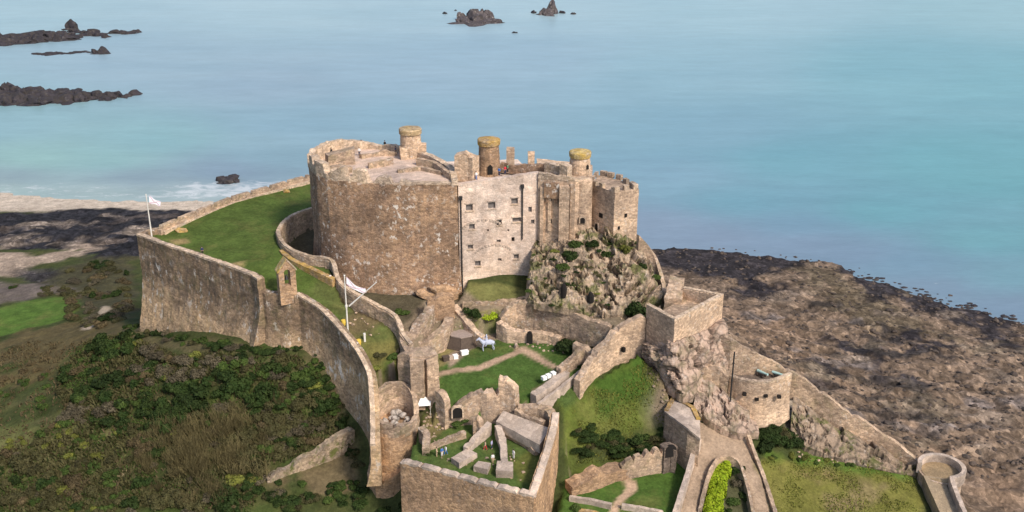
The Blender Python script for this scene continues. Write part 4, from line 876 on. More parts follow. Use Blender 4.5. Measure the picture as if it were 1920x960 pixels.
# --- lower ward walls
fw = thing('front_wall', 'warm brown wall with pale coping across the bottom, in front of the ruined hall lawn', 'wall', P(880, 906, 12))
mb = MB(); pf = wpts([(751, 866, 24.1, 11), (820, 884, 24.1, 10), (900, 906, 24.1, 9), (1002, 932, 24.1, 9)]); wall(mb, pf, 1.3, .85, .6, .8, -1, .4, .09, seed=61); mb.build('wall', M['warm'], fw)
mb = MB(); wall(mb, [(p[0], p[1], p[2]+.3, p[2]-.15) for p in pf], 1.1, .8, .3, jit=.07, rough_top=.15, crenel=(3.3, .3, .4), seed=62); mb.build('coping', M['slab'], fw)
sw = thing('side_wall', 'sloping notched wall closing the right side of the ruined hall lawn', 'wall', P(1030, 850, 18))
mb = MB(); ps = wpts([(1002, 932, 24.1, 10), (1030, 848, 25.8, 14), (1043, 800, 27.2, 16.5), (1046, 776, 28, 18)]); wall(mb, ps, 1.4, .85, .6, .8, -1, .4, .08, seed=63); mb.build('wall', M['warm'], sw)
mb = MB(); wall(mb, [(p[0], p[1], p[2]+.3, p[2]-.15) for p in ps], 1.1, .8, .3, jit=.05, crenel=(3.0, .3, .35), seed=64); mb.build('coping', M['slab'], sw)
gw = MB(); prism(gw, [P(768, 676, 34.6)[:2], P(793, 676, 34.6)[:2], P(796, 670, 34.6)[:2], P(800, 675, 34.6)[:2], P(822, 670, 34.6)[:2], P(810, 656, 34.6)[:2], P(770, 657, 34.6)[:2]], 25.5, [34.4, 34.6, 34.2, 34.6, 35.0, 35.4, 35.0], .6, .13, 7, batter=.4)
wall(gw, wpts([(748, 664, 34.2, 29), (760, 660, 34.8, 28), (772, 664, 34.8, 27)]), 1.2, .5, .5, jit=.12, seed=65)
gwo = gw.build('gatehouse_stub', M['ruin'], None, 'thick broken brown masonry stub left of the ward lawn and its path', 'ruin')
def ruin_wall(label, pl, th=1.2, fl=.3, ruin=.5, mat='ruin', jit=.1, crenel=None, curve=False, name='ruined_wall', cat='ruin', seed=0, step=.5):
    mb = MB(); wall(mb, wpts(pl), th, fl, step, jit=jit*1.25, ruin=ruin, rough_top=.32 if ruin > .15 else .12, crenel=crenel, curve=curve, seed=seed or len(label)); return mb.build(name, M[mat], None, label, cat)
ruin_wall('dark narrow wall end just right of the broken masonry stub and above the white tent', [(823, 728, 30, 23), (832, 734, 29.9, 23), (840, 752, 28.5, 23)], 1.3, .4, .3)
aw = ruin_wall('low ruined wall with a dark arched opening below the ward lawn', [(842, 768, 26.0, 22.5), (858, 752, 27.6, 22.5), (880, 738, 28.8, 22.5), (904, 727, 29.4, 22.5)], 1.4, .2, .3)
opening(aw, 'archway', 858, 783, 146.4, 1.6, 2.0, .1)
ruin_wall('jagged wall fragment joined to the right of the low arched ruin', [(902, 727, 29.4, 22), (915, 732, 29.2, 22), (924, 729, 29.4, 22), (934, 727, 29.5, 22)], 1.8, .3, .5, 'buff', crenel=(2.2, .5, .8))
ruin_wall('tallest upright ruin fragment with a slanting top below the ward lawn', [(937, 705, 31.6, 23), (950, 708, 31.4, 23), (962, 716, 30.8, 23), (971, 726, 30, 23)], 1.6, .3, .2, 'buff')
ruin_wall('crumbled low wall stepping right from the tall ruin fragment toward the side wall', [(972, 748, 28.4, 24), (990, 752, 28, 24), (1010, 750, 28.2, 24), (1030, 762, 27.4, 24), (1043, 778, 27, 24)], 1.6, .3, .9)
ruin_wall('short rubble wall behind the pale stone slab', [(968, 766, 27, 24), (1000, 782, 26.6, 23.6), (1022, 790, 26.6, 23.4)], .8, .3, .7)
sl = MB(); sp_ = [P(944, 770, 26.3), P(1032, 803, 26.0), P(1012, 834, 25.2), P(930, 790, 25.6)]; prism(sl, [p[:2] for p in sp_], [24.6, 24.4, 23.6, 24], [p[2] for p in sp_], .8, .05, 2)
sl.build('vault_slab', M['slab'], None, 'broad pale stone roof slab of a vault sloping toward the side wall', 'slab')
ruin_wall('long low foundation wall slanting left from the pale slab across the hall lawn', [(918, 792, 25.4, 22.5), (898, 812, 24.6, 22), (873, 838, 23.9, 22)], 1.0, .5, .2, 'slab')
ruin_wall('narrow low wall running down from the pale slab to the stone table', [(934, 796, 25.4, 22), (942, 822, 24.6, 22), (945, 850, 24.1, 22), (946, 868, 23.8, 22)], 1.1, .5, .15, 'slab')
ruin_wall('kerb-like foundation beside the lower edge of the pale slab', [(944, 798, 25, 22), (980, 822, 24.2, 22), (1006, 846, 23.7, 22)], .7, .5, .2)
ruin_wall('rounded stump of rubble left of the low foundation walls', [(886, 786, 26, 23), (895, 779, 26.6, 23), (903, 792, 25.6, 23)], 1.2, .5, .3)
ruin_wall('low stone kerb across the grass at the left of the ruined hall', [(800, 838, 23.4, 22), (835, 822, 23.9, 22.5), (872, 806, 24.5, 23)], .7, .5, .2)
ruin_wall('broken wall foot behind the front wall beside the ruined turret', [(790, 800, 25.6, 22), (800, 815, 25.0, 22), (798, 838, 24.2, 22)], 1.2, .5, .5)
for lab, q4, zt, zl in (('slanted stone table slab at the left of the hall lawn', [(846, 858), (861, 868), (895, 850), (877, 840)], 23.5, 22), ('small stone table slab in the middle of the hall lawn', [(888, 874), (914, 880), (920, 868), (897, 864)], 23.4, 22), ('wide stone block closing the narrow low wall in front', [(930, 882), (962, 884), (962, 866), (932, 864)], 23.7, 21.8)):
    mb = MB(); prism(mb, [P(a, b, zt)[:2] for a, b in q4], zl, zt, .6, .05, zt); mb.build('stone_slab', M['slab'], None, lab, 'slab')
# --- ward buildings under the keep
hb = ruin_wall('broad brown rear wall of the roofless hall below the granite crag', [(938, 596, 33.6, 27), (950, 578, 35.4, 28), (968, 566, 36.2, 29), (1000, 566, 36.3, 29), (1035, 575, 36.0, 29), (1069, 584, 35.8, 30), (1110, 600, 35.2, 30), (1145, 612, 34.8, 31)], 1.3, .8, .3, seed=5, name='hall_wall', cat='wall')
hf = ruin_wall('pale broken front wall of the roofless hall with a dark doorway', [(938, 600, 33.4, 27), (955, 612, 32.8, 27), (985, 616, 32.4, 27.5), (1005, 618, 32.3, 27.5), (1030, 622, 32.0, 27.5), (1052, 630, 31.6, 27.5)], 1.4, .2, .6, 'buff', seed=6, name='hall_wall', cat='wall')
opening(hf, 'doorway', 993, 647, P(993, 617, 32.4)[1]-1.2, 1.1, 2.6, 0, True, False)
ruin_wall('small curved wall dropping from the hall to the end of the ward path', [(1047, 690, 30, 27), (1062, 678, 30.6, 27), (1078, 662, 31.8, 27), (1096, 650, 32.6, 27)], 1.0, .5, .3, curve=True)
ruin_wall('dark wall end with a small opening between hall and pinkish curtain', [(1078, 640, 32.8, 28), (1100, 648, 32.6, 28), (1112, 660, 32, 28)], 1.2, .3, .3)
ruin_wall('stone kerb carrying the row of white blocks at the right of the ward lawn', [(1000, 740, 28.1, 26), (1030, 718, 29.0, 27), (1062, 694, 29.5, 27)], 1.5, .5, .2, 'slab')
ruin_wall('thin pale wall on the bank between the ward lawn kerb and the mound', [(1008, 757, 27.5, 25), (1045, 730, 28.3, 26), (1075, 706, 29.0, 26), (1110, 678, 29.9, 27)], .6, .5, .1, 'slab')
ruin_wall('diagonal wall running down from the tower foot past the round timber kiosk', [(852, 570, 35.2, 31), (868, 592, 34, 30), (885, 612, 32.8, 29), (908, 634, 31.2, 28)], 1.3, .5, .2, 'buff')
ruin_wall('square broken room end with a pinkish face below the great tower', [(770, 632, 32.6, 28), (800, 634, 32.3, 28), (818, 622, 33, 28), (832, 606, 33.8, 29), (838, 592, 34.4, 30)], 1.6, .2, .6, 'ruin', seed=8)
ruin_wall('rubble wall stepping up behind the square broken room', [(762, 634, 33.4, 29), (780, 604, 34.8, 30), (800, 582, 36, 31), (808, 560, 36.8, 32)], 1.8, .4, .9, seed=9)
ruin_wall('low wall joining the ditch wall to the broken masonry stub', [(757, 620, 35, 30), (760, 645, 34, 29), (778, 664, 33.4, 28), (800, 672, 32.8, 28)], 1.4, .5, .5, curve=True)
ruin_wall('low kerb of the terrace under the pale windowed wall', [(868, 566, 35.5, 32), (905, 566, 35.5, 32), (950, 561, 35.7, 32), (988, 557, 36.0, 33)], .8, .5, .4)
ruin_wall('rough brown stonework clustered at the foot of the great tower beside the range', [(800, 556, 37.5, 32), (820, 545, 38.6, 33), (850, 552, 37.6, 33)], 2.0, .3, .9, 'warm', seed=4)
pk = thing('curtain_wall', 'pinkish curtain wall stepping down between the angular bastion and the mound', 'wall', P(1140, 680, 30))
mb = MB(); pp = wpts([(1210, 590, 38.2, 30), (1182, 600, 37.4, 29), (1156, 616, 36.2, 28.6), (1140, 636, 34.8, 28), (1118, 658, 33.2, 27), (1100, 686, 31.3, 25.5), (1084, 710, 29.8, 24)])
wall(mb, pp, 1.3, .3, .5, jit=.1, ruin=.4, rough_top=.25, crenel=(5, .5, .5), seed=71); mb.build('wall', M['buff'], pk); opening(pk, 'loophole', 1170, 660, P(1170, 607, 37)[1]-.9, .5, .8, .6, False, False)
# --- angular bastion
bs = thing('angular_bastion', 'angular walled bastion with a dark left face and sunlit right face on a rock', 'bastion', P(1265, 690, 31))
bp = [P(1213, 572, 40), P(1265, 601, 40), P(1356, 553, 40), P(1284, 536, 39.6)]
mb = MB(); wall(mb, [(p[0], p[1], 40, 30.5) for p in bp[:3]]+[(bp[3][0], bp[3][1], 39.3, 32)], 1.0, .9, .5, jit=.07, seed=72); mb.build('wall', M['buff'], bs)
mb = MB(); wall(mb, [(p[0], p[1], z, z-.4) for p, z in zip(bp, (40.2, 40.2, 40.2, 39.5))], .8, .85, .5, jit=.06, seed=73); mb.build('coping', M['cap'], bs)
mb = MB(); prism(mb, [(p[0]+(dx), p[1]+dy) for p, dx, dy in zip(bp, (.6, 0, -.6, 0), (.4, .9, .2, -.5))], 30, 37.4, 1, .1, 2); mb.build('court', M['ruin'], bs)
mb = MB(); prism(mb, [P(1246, 566, 37.6)[:2], P(1278, 568, 37.6)[:2], P(1282, 545, 37.6)[:2], P(1254, 545, 37.6)[:2]], 33, [38.4, 38.2, 40.2, 40.6], .6, .22, 3); mb.build('inner_block', M['ruin'], bs)
rk_ = MB(); rz = lambda px, py, Y: PY(px, py, Y)
cliff(rk_, [rz(1206, 676, 158.5), rz(1228, 690, 155.5), rz(1252, 724, 152.4), rz(1276, 742, 150.6), rz(1300, 742, 151), rz(1318, 720, 153.4), rz(1345, 700, 156), rz(1366, 690, 158.5)],
      [rz(1209, 632, 160), rz(1222, 634, 158.6), rz(1244, 636, 156), rz(1264, 640, 153.9), rz(1290, 632, 156.5), rz(1318, 622, 159.5), rz(1340, 612, 162), rz(1356, 606, 163.8)], 21, 1.5, .26, 3.8, .9, 1.3)
rk_.build('bastion_rock', M['redrock'], None, 'pinkish natural rock carrying the angular bastion', 'rock')
# --- right hand outer wall, lower bastion
w8 = thing('descending_wall', 'long wall descending along the foreshore from the angular bastion to the small round turret', 'wall', P(1580, 762, 18))
P8 = [(1352, 622, 35.2, 29), (1372, 632, 34.6, 27), (1400, 650, 32.5, 26), (1440, 672, 30, 25), (1486, 693, 28, 22.5), (1530, 725, 25, 19.5), (1580, 762, 22, 17), (1640, 800, 18.5, 13.5), (1690, 835, 15.6, 11), (1724, 864, 13.4, 9)]
mb = MB(); wall(mb, wpts(P8), .9, .5, .6, jit=.1, ruin=.3, rough_top=.2, crenel=(6, .5, .35), seed=81); mb.build('wall', M['ruin'], w8)
mb = MB(); cliff(mb, [rz(1482, 806, 153.5), rz(1510, 838, 150.6), rz(1545, 850, 149.8), rz(1590, 860, 149.6), rz(1640, 872, 149.4), rz(1690, 884, 149.6), rz(1722, 890, 150.4)],
      [rz(1488, 742, 158.2), rz(1522, 764, 157), rz(1556, 790, 155.6), rz(1600, 820, 154), rz(1645, 848, 152.6), rz(1690, 868, 152), rz(1724, 884, 151.6)], 31, 1.2, .26, 4.2, .5, 1.2)
mb.build('rock_outcrop', M['outcrop'], None, 'rocky outcrop under the descending wall above the right grass field', 'rock')
lb = thing('round_bastion', 'low curved bastion with three dark gun holes right of the angular bastion', 'bastion', P(1430, 790, 20))
P9 = [(1368, 706, 28.3, 19), (1392, 713, 28.3, 19), (1425, 717, 28.3, 19), (1455, 713, 28.3, 19), (1484, 702, 28.5, 20)]
mb = MB(); wall(mb, wpts(P9), .9, .85, .5, .6, -1, .5, .08, curve=True, seed=82); mb.build('wall', M['buff'], lb)
mb = MB(); pl9 = smooth_line(wpts(P9)); wall(mb, [(p[0], p[1], p[2]+.2, p[2]-.2) for p in pl9], .8, .8, .5, jit=.06, seed=83); mb.build('coping', M['cap'], lb)
mb = MB(); o8 = wpts(P8); prism(mb, [(p[0], p[1]+.5) for p in pl9[::3]]+[(p[0], p[1]-.3) for p in o8[1:5]][::-1], 19, 27.2, 1, .05, 4); mb.build('gun_platform', M['dark_stone'], lb)
for px, py in ((1396, 739), (1436, 742), (1461, 744), (1419, 748)): opening(lb, 'gun_hole', px, py+3, P(px, 716, 28.3)[1]-.42, .62, .5, 0, False, False)
ruin_wall('steep masonry facing the lane beside the dark downpipe', [(1310, 690, 30.4, 21), (1330, 690, 30.4, 20.5), (1350, 693, 30.1, 20), (1367, 702, 29.4, 19)], 2.0, .8, .6, 'ruin', name='retaining_wall', cat='wall')
mb = MB(); cliff(mb, [rz(1300, 764, 150.4), rz(1330, 790, 148.6), rz(1362, 806, 147.8), rz(1390, 812, 147.8), rz(1424, 810, 149.6)], [rz(1308, 712, 154), rz(1334, 716, 153.6), rz(1362, 742, 152.6), rz(1388, 768, 152.6), rz(1418, 788, 152.8)], 41, 1.0, .25, 3.0, .5, 1.2)
mb.build('rock_outcrop', M['redrock'], None, 'broken reddish bedrock beside the lane below the curved bastion', 'rock')
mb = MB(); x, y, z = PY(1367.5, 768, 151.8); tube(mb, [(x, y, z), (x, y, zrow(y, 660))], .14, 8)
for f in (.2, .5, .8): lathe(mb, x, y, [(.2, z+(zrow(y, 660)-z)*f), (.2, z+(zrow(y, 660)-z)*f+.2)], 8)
mb.build('downpipe', M['iron'], None, 'tall dark pipe filling the shadowed gap at the left end of the curved bastion', 'pipe')  # dark pipe also stands in for the tall shadowed gap
# --- little round turret at the far right bottom
rt = thing('round_turret', 'small round turret with tan floor and pale curved parapet at the lower right', 'turret', P(1764, 883, 8))
x, y, _ = P(1764, 884, 13.2); r_ = 3.55; mb = MB(); lathe(mb, x, y, [(r_+.5, 2), (r_+.15, 7), (r_, 13), (r_*.6, 13.02), (.05, 13.03)], 36, .1); mb.build('wall', M['buff'], rt)
mb = MB(); lathe(mb, x, y, [(r_-.35, 13.02), (r_-.4, 13.1), (.05, 13.11)], 30, .03); mb.build('floor', M['tanfloor'] if 'tanfloor' in M else M['flag'], rt)
arcp = [(x+r_*math.cos(a), y+r_*math.sin(a), 14.5, 12.4) for a in np.linspace(R(168), R(-86), 26)]
arcp += [(x+.0, y-r_-1.5, 14.2, 4), (x-.3, y-r_-4.5, 13.6, 4), (x-.7, y-r_-9, 13.0, 4)]
mb = MB(); wall(mb, arcp, .75, .5, .5, jit=.05, rough_top=.08, seed=91); mb.build('parapet', M['slab'], rt)
mb = MB(); prism(mb, [(x-3.4, y-1), (x-3.9, y-r_-9), (x-1.0, y-r_-9), (x-.3, y-2)], 4, [13.15, 11.4, 11.4, 13.15], 1.2, .03, 2); mb.build('approach_path', M['sandpath'] if 'sandpath' in M else M['flag'], rt)
# --- flat roofed building by the lane
hb_ = thing('flat_roofed_building', 'flat pale roofed stone building with yellow lichened edges beside the lane', 'building', P(1275, 800, 20))
rq = [P(1247, 771, 26), P(1263, 745, 26), P(1300, 765, 26), P(1311, 788, 25.6), P(1312, 822, 24.6), P(1290, 803, 25.8)]
mb = MB(); prism(mb, [p[:2] for p in rq], 17, [p[2]-.3 for p in rq], .8, .07, 4); mb.build('wall', M['ruin'], hb_)
cxy = np.mean([p[:2] for p in rq], 0); mb = MB(); prism(mb, [tuple(cxy+(np.array(p[:2])-cxy)*1.05) for p in rq], [p[2]-.29 for p in rq], [p[2]+.05 for p in rq], .7, .05, 5); mb.build('roof', M['slab'], hb_)
mb = MB(); wall(mb, [(p[0], p[1], p[2]+.3, p[2]-.1) for p in (rq[0], rq[1], rq[2], rq[3])], .7, .3, .4, jit=.1, ruin=.3); mb.build('parapet', M['lichen'], hb_)
lw5 = ruin_wall('narrow pale-topped wall between the garden lawn and the lane', [(1311, 822, 22.6, 15), (1300, 850, 21.4, 15), (1285, 900, 20, 14), (1262, 970, 18.6, 13)], .75, .5, 0, 'slab', .04, name='lane_wall', cat='wall')
ruin_wall('wide crumbled stone bank along the top of the garden lawn', [(1066, 908, 19.4, 16), (1090, 893, 20.3, 16), (1118, 880, 20.8, 16), (1150, 872, 20.4, 16), (1185, 866, 20.2, 16.5)], 2.6, .5, 1.0, 'warm', .2, seed=12)
ruin_wall('stepped ruin with pointed stubs below the flat roofed building', [(1165, 866, 21.0, 17), (1190, 854, 22, 17), (1215, 845, 22.4, 17.5), (1244, 838, 22.6, 17.5)], 1.0, .5, .4, 'ruin', .1, (1.6, .55, .6), step=.3, seed=14)
ao = ruin_wall('small rubble arch with a dark mouth at the garden corner', [(1240, 834, 23, 17.5), (1256, 828, 23.2, 17.5), (1270, 838, 22.4, 17.5)], 1.4, .3, .3, 'dark_stone', seed=15)
opening(ao, 'archway', 1257, 856, P(1257, 830, 23)[1]-1.15, 1.9, 2.0, .3, True, False)
ruin_wall('low kerb wall at the lower left edge of the garden lawn', [(1068, 930, 18.6, 16), (1110, 936, 18.6, 16), (1147, 945, 18.5, 16)], .6, .5, 0, 'slab', .04, name='garden_kerb', cat='kerb')
ruin_wall('low kerb wall at the lower right edge of the garden lawn', [(1166, 945, 18.5, 16), (1205, 951, 18.4, 16), (1240, 958, 18.4, 16), (1246, 968, 18.2, 16)], .6, .5, 0, 'slab', .04, name='garden_kerb', cat='kerb')
ruin_wall('short kerb below the garden path near the bottom edge', [(1084, 955, 18.0, 15), (1110, 958, 18, 15), (1135, 966, 17.8, 15)], .6, .5, 0, 'lichen', .04, name='garden_kerb', cat='kerb')
ruin_wall('lane parapet curving down beside the right grass field', [(1404, 815, 21.4, 15), (1412, 840, 20, 14), (1428, 880, 18.2, 13), (1445, 930, 16.4, 11), (1460, 980, 15, 10)], .6, .5, .1, 'ruin', .06, curve=True, name='lane_wall', cat='wall')
ruin_wall('low horseshoe retaining wall round the lime hedge bed', [(1312, 955, 17.2, 12), (1324, 905, 18.8, 13), (1340, 866, 20.2, 14), (1362, 853, 20.6, 14), (1386, 866, 19.8, 14), (1400, 905, 17.8, 13), (1418, 985, 15, 11)], .5, .5, 0, 'ruin', .05, curve=True, name='lane_wall', cat='wall')
ruin_wall('overgrown retaining wall slanting across the scrub left of the curved wall', [(662, 800, 19.8, 12), (620, 825, 18.6, 12), (560, 862, 17, 12), (500, 895, 15.8, 11)], 1.4, .3, .9, 'mossy', .18, name='retaining_wall', cat='wall', seed=77)
# ------------------------------------------------------------------ reefs and islets
def reef(label, lst, mat='reef', name='reef', cat='reef', seed=0):
    """lst: (px, py of the waterline, width px, height px)"""
    mb = MB()
    for i, (px, py, w, h) in enumerate(lst):
        x, y, _ = P(px, py, 0); sc = (y*math.cos(PITCH)+H*math.sin(PITCH))/F; rx = w*sc/2; hz = h*sc
        rock(mb, (x, y+rx*.35, -hz*.25), (rx*1.15, rx*.9, hz*1.25), seed*50+i+1, 3, 18, .22, .08)
        if w > 20: rock(mb, (x, y, -.3), (rx*1.5, rx*.9, max(.6, hz*.3)), seed*50+i+500, 2, 16, .25, .03)
    return mb.build(name, M[mat], None, label, cat)
rg = random.Random(4)
def line(pts, n, w, h, jy=3):
    out = []
    for i in range(n):
        f = i/(n-1)*(len(pts)-1); k = min(int(f), len(pts)-2); f -= k
        out.append((pts[k][0]+(pts[k+1][0]-pts[k][0])*f, pts[k][1]+(pts[k+1][1]-pts[k][1])*f+rg.uniform(-jy, jy), w*rg.uniform(.7, 1.3)*(1-.5*(i/(n-1))**3), h*rg.uniform(.6, 1.2)*(1-.45*i/(n-1))))
    return out
reef('long dark reef farthest back at the upper left, with a knob on its crest', line([(-20, 82), (60, 76), (140, 70), (240, 63)], 22, 42, 14, 4)+line([(-10, 74), (80, 67), (170, 61)], 13, 46, 12)+[(131, 55, 24, 17), (256, 61, 22, 7)], seed=1)
reef('thin low reef with a hump at its right end, between the two long reefs', line([(70, 102), (110, 101), (165, 98)], 12, 28, 3, 1)+[(190, 100, 36, 12), (178, 99, 22, 7)], seed=2)
reef('broad brown-black reef at the left edge, nearest to the beach', line([(-15, 192), (60, 192), (130, 188), (220, 184)], 22, 50, 20, 3)+line([(-10, 178), (60, 177), (130, 177), (232, 181)], 20, 44, 15, 3)+[(5, 172, 26, 22), (250, 178, 30, 7)], 'reef', seed=3)
reef('larger flat topped dark islet near the top edge', [(895, 44, 92, 10), (870, 43, 40, 12), (925, 43, 40, 10), (893, 40, 58, 22), (882, 38, 36, 24), (910, 38, 40, 24), (900, 38, 30, 26), (866, 37, 18, 17)], 'reefpale', 'islet', 'islet', seed=4)
reef('smaller peaked islet near the top edge, right of the flat one', [(1025, 28, 38, 14), (1018, 27, 22, 16), (1033, 26, 22, 22), (1030, 26, 18, 19)], 'reefpale', 'islet', 'islet', seed=5)
for lab, px, py, w, h in (('dark sea rock just left of the peaked islet', 1000, 25, 12, 6), ('dark sea rock just right of the peaked islet', 1054, 25, 14, 6), ('faint sea rock farthest right beside the peaked islet', 1074, 27, 12, 5),
                          ('faint rock awash left of the flat topped islet', 834, 26, 10, 5), ('tiny rock awash behind the left end of the flat islet', 854, 20, 6, 3), ('tiny rock awash in front of the flat topped islet', 964, 62, 11, 4)):
    reef(lab, [(px, py, w, h), (px+w*.3, py, w*.5, h*.6)], 'reef', 'sea_rock', 'rock', seed=int(px))
reef('reddish dark rock in the surf off the beach', [(428, 341, 42, 14), (420, 339, 24, 16), (440, 341, 22, 10)], 'reef', 'sea_rock', 'rock', seed=9)
# ------------------------------------------------------------------ flags
def flagpole(label, base, top, seed, gaff=None, flagpx=None):
    x, y, z = base; t = thing('flagpole', label, 'flagpole', base); mb = MB(); zt = zrow(y, top)
    lathe(mb, x, y, [(.16, z-.3), (.15, z+2), (.09, zt), (.03, zt+.05)], 8); lathe(mb, x, y, [(.13, zt+.04), (.17, zt+.14), (.03, zt+.26)], 8); mb.build('pole', M['pole'], t)
    if gaff:
        g0, g1 = PY(*gaff[0], y), PY(*gaff[1], y); mb = MB(); tube(mb, [g0, g1], [.14, .08], 7); mb.build('gaff', M['pole'], t)
        mb = MB(); lathe(mb, x, y, [(.2, g0[2]-.25), (.24, g0[2]), (.2, g0[2]+.25)], 8); mb.build('collar', M['pole'], t)
    # cloth: a sagging sheet between hoist and fly
    (hx, h0, h1), fly, sag = flagpx; mb = MB(); nx_, nz = 14, 8; vs = []
    A0, A1 = PY(hx, h0, y), PY(hx, h1, y); B0, B1 = PY(*fly[0], y), PY(*fly[1], y)
    for i in range(nx_+1):
        u = i/nx_
        for j in range(nz+1):
            v = j/nz; a = [A0[k]+(A1[k]-A0[k])*v for k in range(3)]; b = [B0[k]+(B1[k]-B0[k])*v for k in range(3)]
            p = [a[k]+(b[k]-a[k])*u for k in range(3)]
            vs.append((p[0]+.1, p[1]+.18*math.sin(u*9+v*2+seed)*u**.5, p[2]-sag*math.sin(u*math.pi)+.08*math.sin(u*7+v*4)))
    fs = [(i*(nz+1)+j, (i+1)*(nz+1)+j, (i+1)*(nz+1)+j+1, i*(nz+1)+j+1) for i in range(nx_) for j in range(nz)]
    mb.add(vs, fs); f = mb.build('flag', M['flagcloth'], t, smooth=True)
    rb = MB()                                                # faint saltire bands lying on the cloth
    for s in (0, 1):
        for d in (-.02, .02):
            vv = []; 
            for i in range(nx_+1):
                for e in (-.55, .55):
                    jf = (i/nx_ if s else 1-i/nx_)*nz+e; jf = min(max(jf, 0), nz); j0 = min(int(jf), nz-1); fr = jf-j0
                    a, b = vs[i*(nz+1)+j0], vs[i*(nz+1)+j0+1]; vv.append((a[0]+(b[0]-a[0])*fr, a[1]+(b[1]-a[1])*fr+d, a[2]+(b[2]-a[2])*fr))
            rb.add(vv, [(2*i, 2*i+1, 2*i+3, 2*i+2) for i in range(nx_)])
    rb.build('saltire', M['red'], f)
    return t
x, y, z = P(285, 446, 41.6); flagpole('tall white flagpole with a white flag at the left corner of the lawn', (x, y, 41.3), 366, 1, None, ((279, 368, 380), ((301, 378), (300, 386)), .1))
x, y, z = G(653, 630); flagpole('white mast with a slanting gaff and drooping white flag behind the curved wall', (x, y, z), 518, 2, ((654.5, 574), (706, 529)), ((648.5, 519, 532), ((684, 540), (686, 548)), .6))
# ------------------------------------------------------------------ people
def skin_mesh(nm, verts, edges, radii, sub=1, root=0):
    me = bpy.data.meshes.new(nm); me.from_pydata(verts, edges, []); o = bpy.data.objects.new(nm, me); S.collection.objects.link(o)
    md = o.modifiers.new('s', 'SKIN')
    for i, r in enumerate(radii):
        v = me.skin_vertices[0].data[i]; v.radius = r if isinstance(r, tuple) else (r, r); v.use_root = (i == root)
    if sub: o.modifiers.new('d', 'SUBSURF').levels = sub
    dg = bpy.context.evaluated_depsgraph_get(); m2 = bpy.data.meshes.new_from_object(o.evaluated_get(dg)); m2.name = nm
    bpy.data.objects.remove(o); bpy.data.meshes.remove(me); return m2
def body_mesh(pose):
    sw = dict(stand=.0, walk=.22)[pose]
    V = [(0, 0, .95), (0, 0, 1.12), (0, .01, 1.35), (0, .0, 1.47), (0, -.01, 1.54), (0, -.02, 1.66), (0, -.02, 1.74),
         (-.17, 0, 1.42), (-.23, .02+sw*.4, 1.15), (-.22, -.08+sw*.7, .92), (.17, 0, 1.42), (.23, .02-sw*.4, 1.15), (.22, -.08-sw*.7, .92),
         (-.09, 0, .9), (-.1, -.02-sw*.7, .5), (-.1, .03-sw, .08), (-.1, -.13-sw, .04), (.09, 0, .9), (.1, -.02+sw*.7, .5), (.1, .05+sw, .08), (.1, -.11+sw, .04), (0, -.12, 1.65)]
    E = [(0, 1), (1, 2), (2, 3), (3, 4), (4, 5), (5, 6), (2, 7), (7, 8), (8, 9), (2, 10), (10, 11), (11, 12), (0, 13), (13, 14), (14, 15), (15, 16), (0, 17), (17, 18), (18, 19), (19, 20), (5, 21)]
    Rr = [(.15, .11), (.14, .10), (.16, .11), .07, .055, .09, .07, .06, .045, .03, .06, .045, .03, .085, .06, .04, .035, .085, .06, .04, .035, .018]
    for s, hv in ((-1, 9), (1, 12)):                        # hands: four unequal bent fingers and a thumb
        bx, by, bz = V[hv]; pi = len(V); V.append((bx, by-.02, bz-.08)); E.append((hv, pi)); Rr.append(.028)
        for k, L in enumerate((.07, .085, .08, .06)):
            fx = bx+(k-1.5)*.001; fy = by-.02+(k-1.5)*.022; a = len(V)
            V.extend([(fx, fy, bz-.08-L*.55), (fx-s*.02, fy, bz-.08-L)]); E.extend([(pi, a), (a, a+1)]); Rr.extend([.009, .008])
        a = len(V); V.append((bx-s*.01, by-.07, bz-.08)); E.append((hv, a)); Rr.append(.01)
    return skin_mesh('person_body', V, E, Rr, 1)
def cloth_mesh(kind, pose):
    sw = dict(stand=.0, walk=.22)[pose]
    if kind == 'top':
        return skin_mesh('jacket', [(0, 0, .88), (0, 0, 1.12), (0, .01, 1.35), (0, 0, 1.46), (-.17, 0, 1.42), (-.23, .02+sw*.4, 1.15), (-.222, -.06+sw*.65, .97), (.17, 0, 1.42), (.23, .02-sw*.4, 1.15), (.222, -.06-sw*.65, .97)],
                         [(0, 1), (1, 2), (2, 3), (2, 4), (4, 5), (5, 6), (2, 7), (7, 8), (8, 9)], [(.18, .14), (.175, .135), (.19, .14), .085, .085, .07, .055, .085, .07, .055], 1)
    return skin_mesh('trousers', [(0, 0, .98), (-.09, 0, .88), (-.1, -.02-sw*.7, .5), (-.1, .03-sw, .1), (.09, 0, .88), (.1, -.02+sw*.7, .5), (.1, .05+sw, .1)],
                     [(0, 1), (1, 2), (2, 3), (0, 4), (4, 5), (5, 6)], [(.165, .125), .105, .085, .07, .105, .085, .07], 1)
PM = {(k, p): f for p in ('stand', 'walk') for k, f in (('body', body_mesh(p)), ('top', cloth_mesh('top', p)), ('legs', cloth_mesh('legs', p)))}
hm = MB(); U, fs = ico(2); hm.add([(u[0]*.108, u[1]*.115+.012, 1.70+u[2]*.12) for u in U if True], fs); hv = bpy.data.meshes.new('hair')
hv.from_pydata([(a, b+ (.02 if c < 1.68 else 0), max(c, 1.62)) for a, b, c in hm.v], [], hm.f)
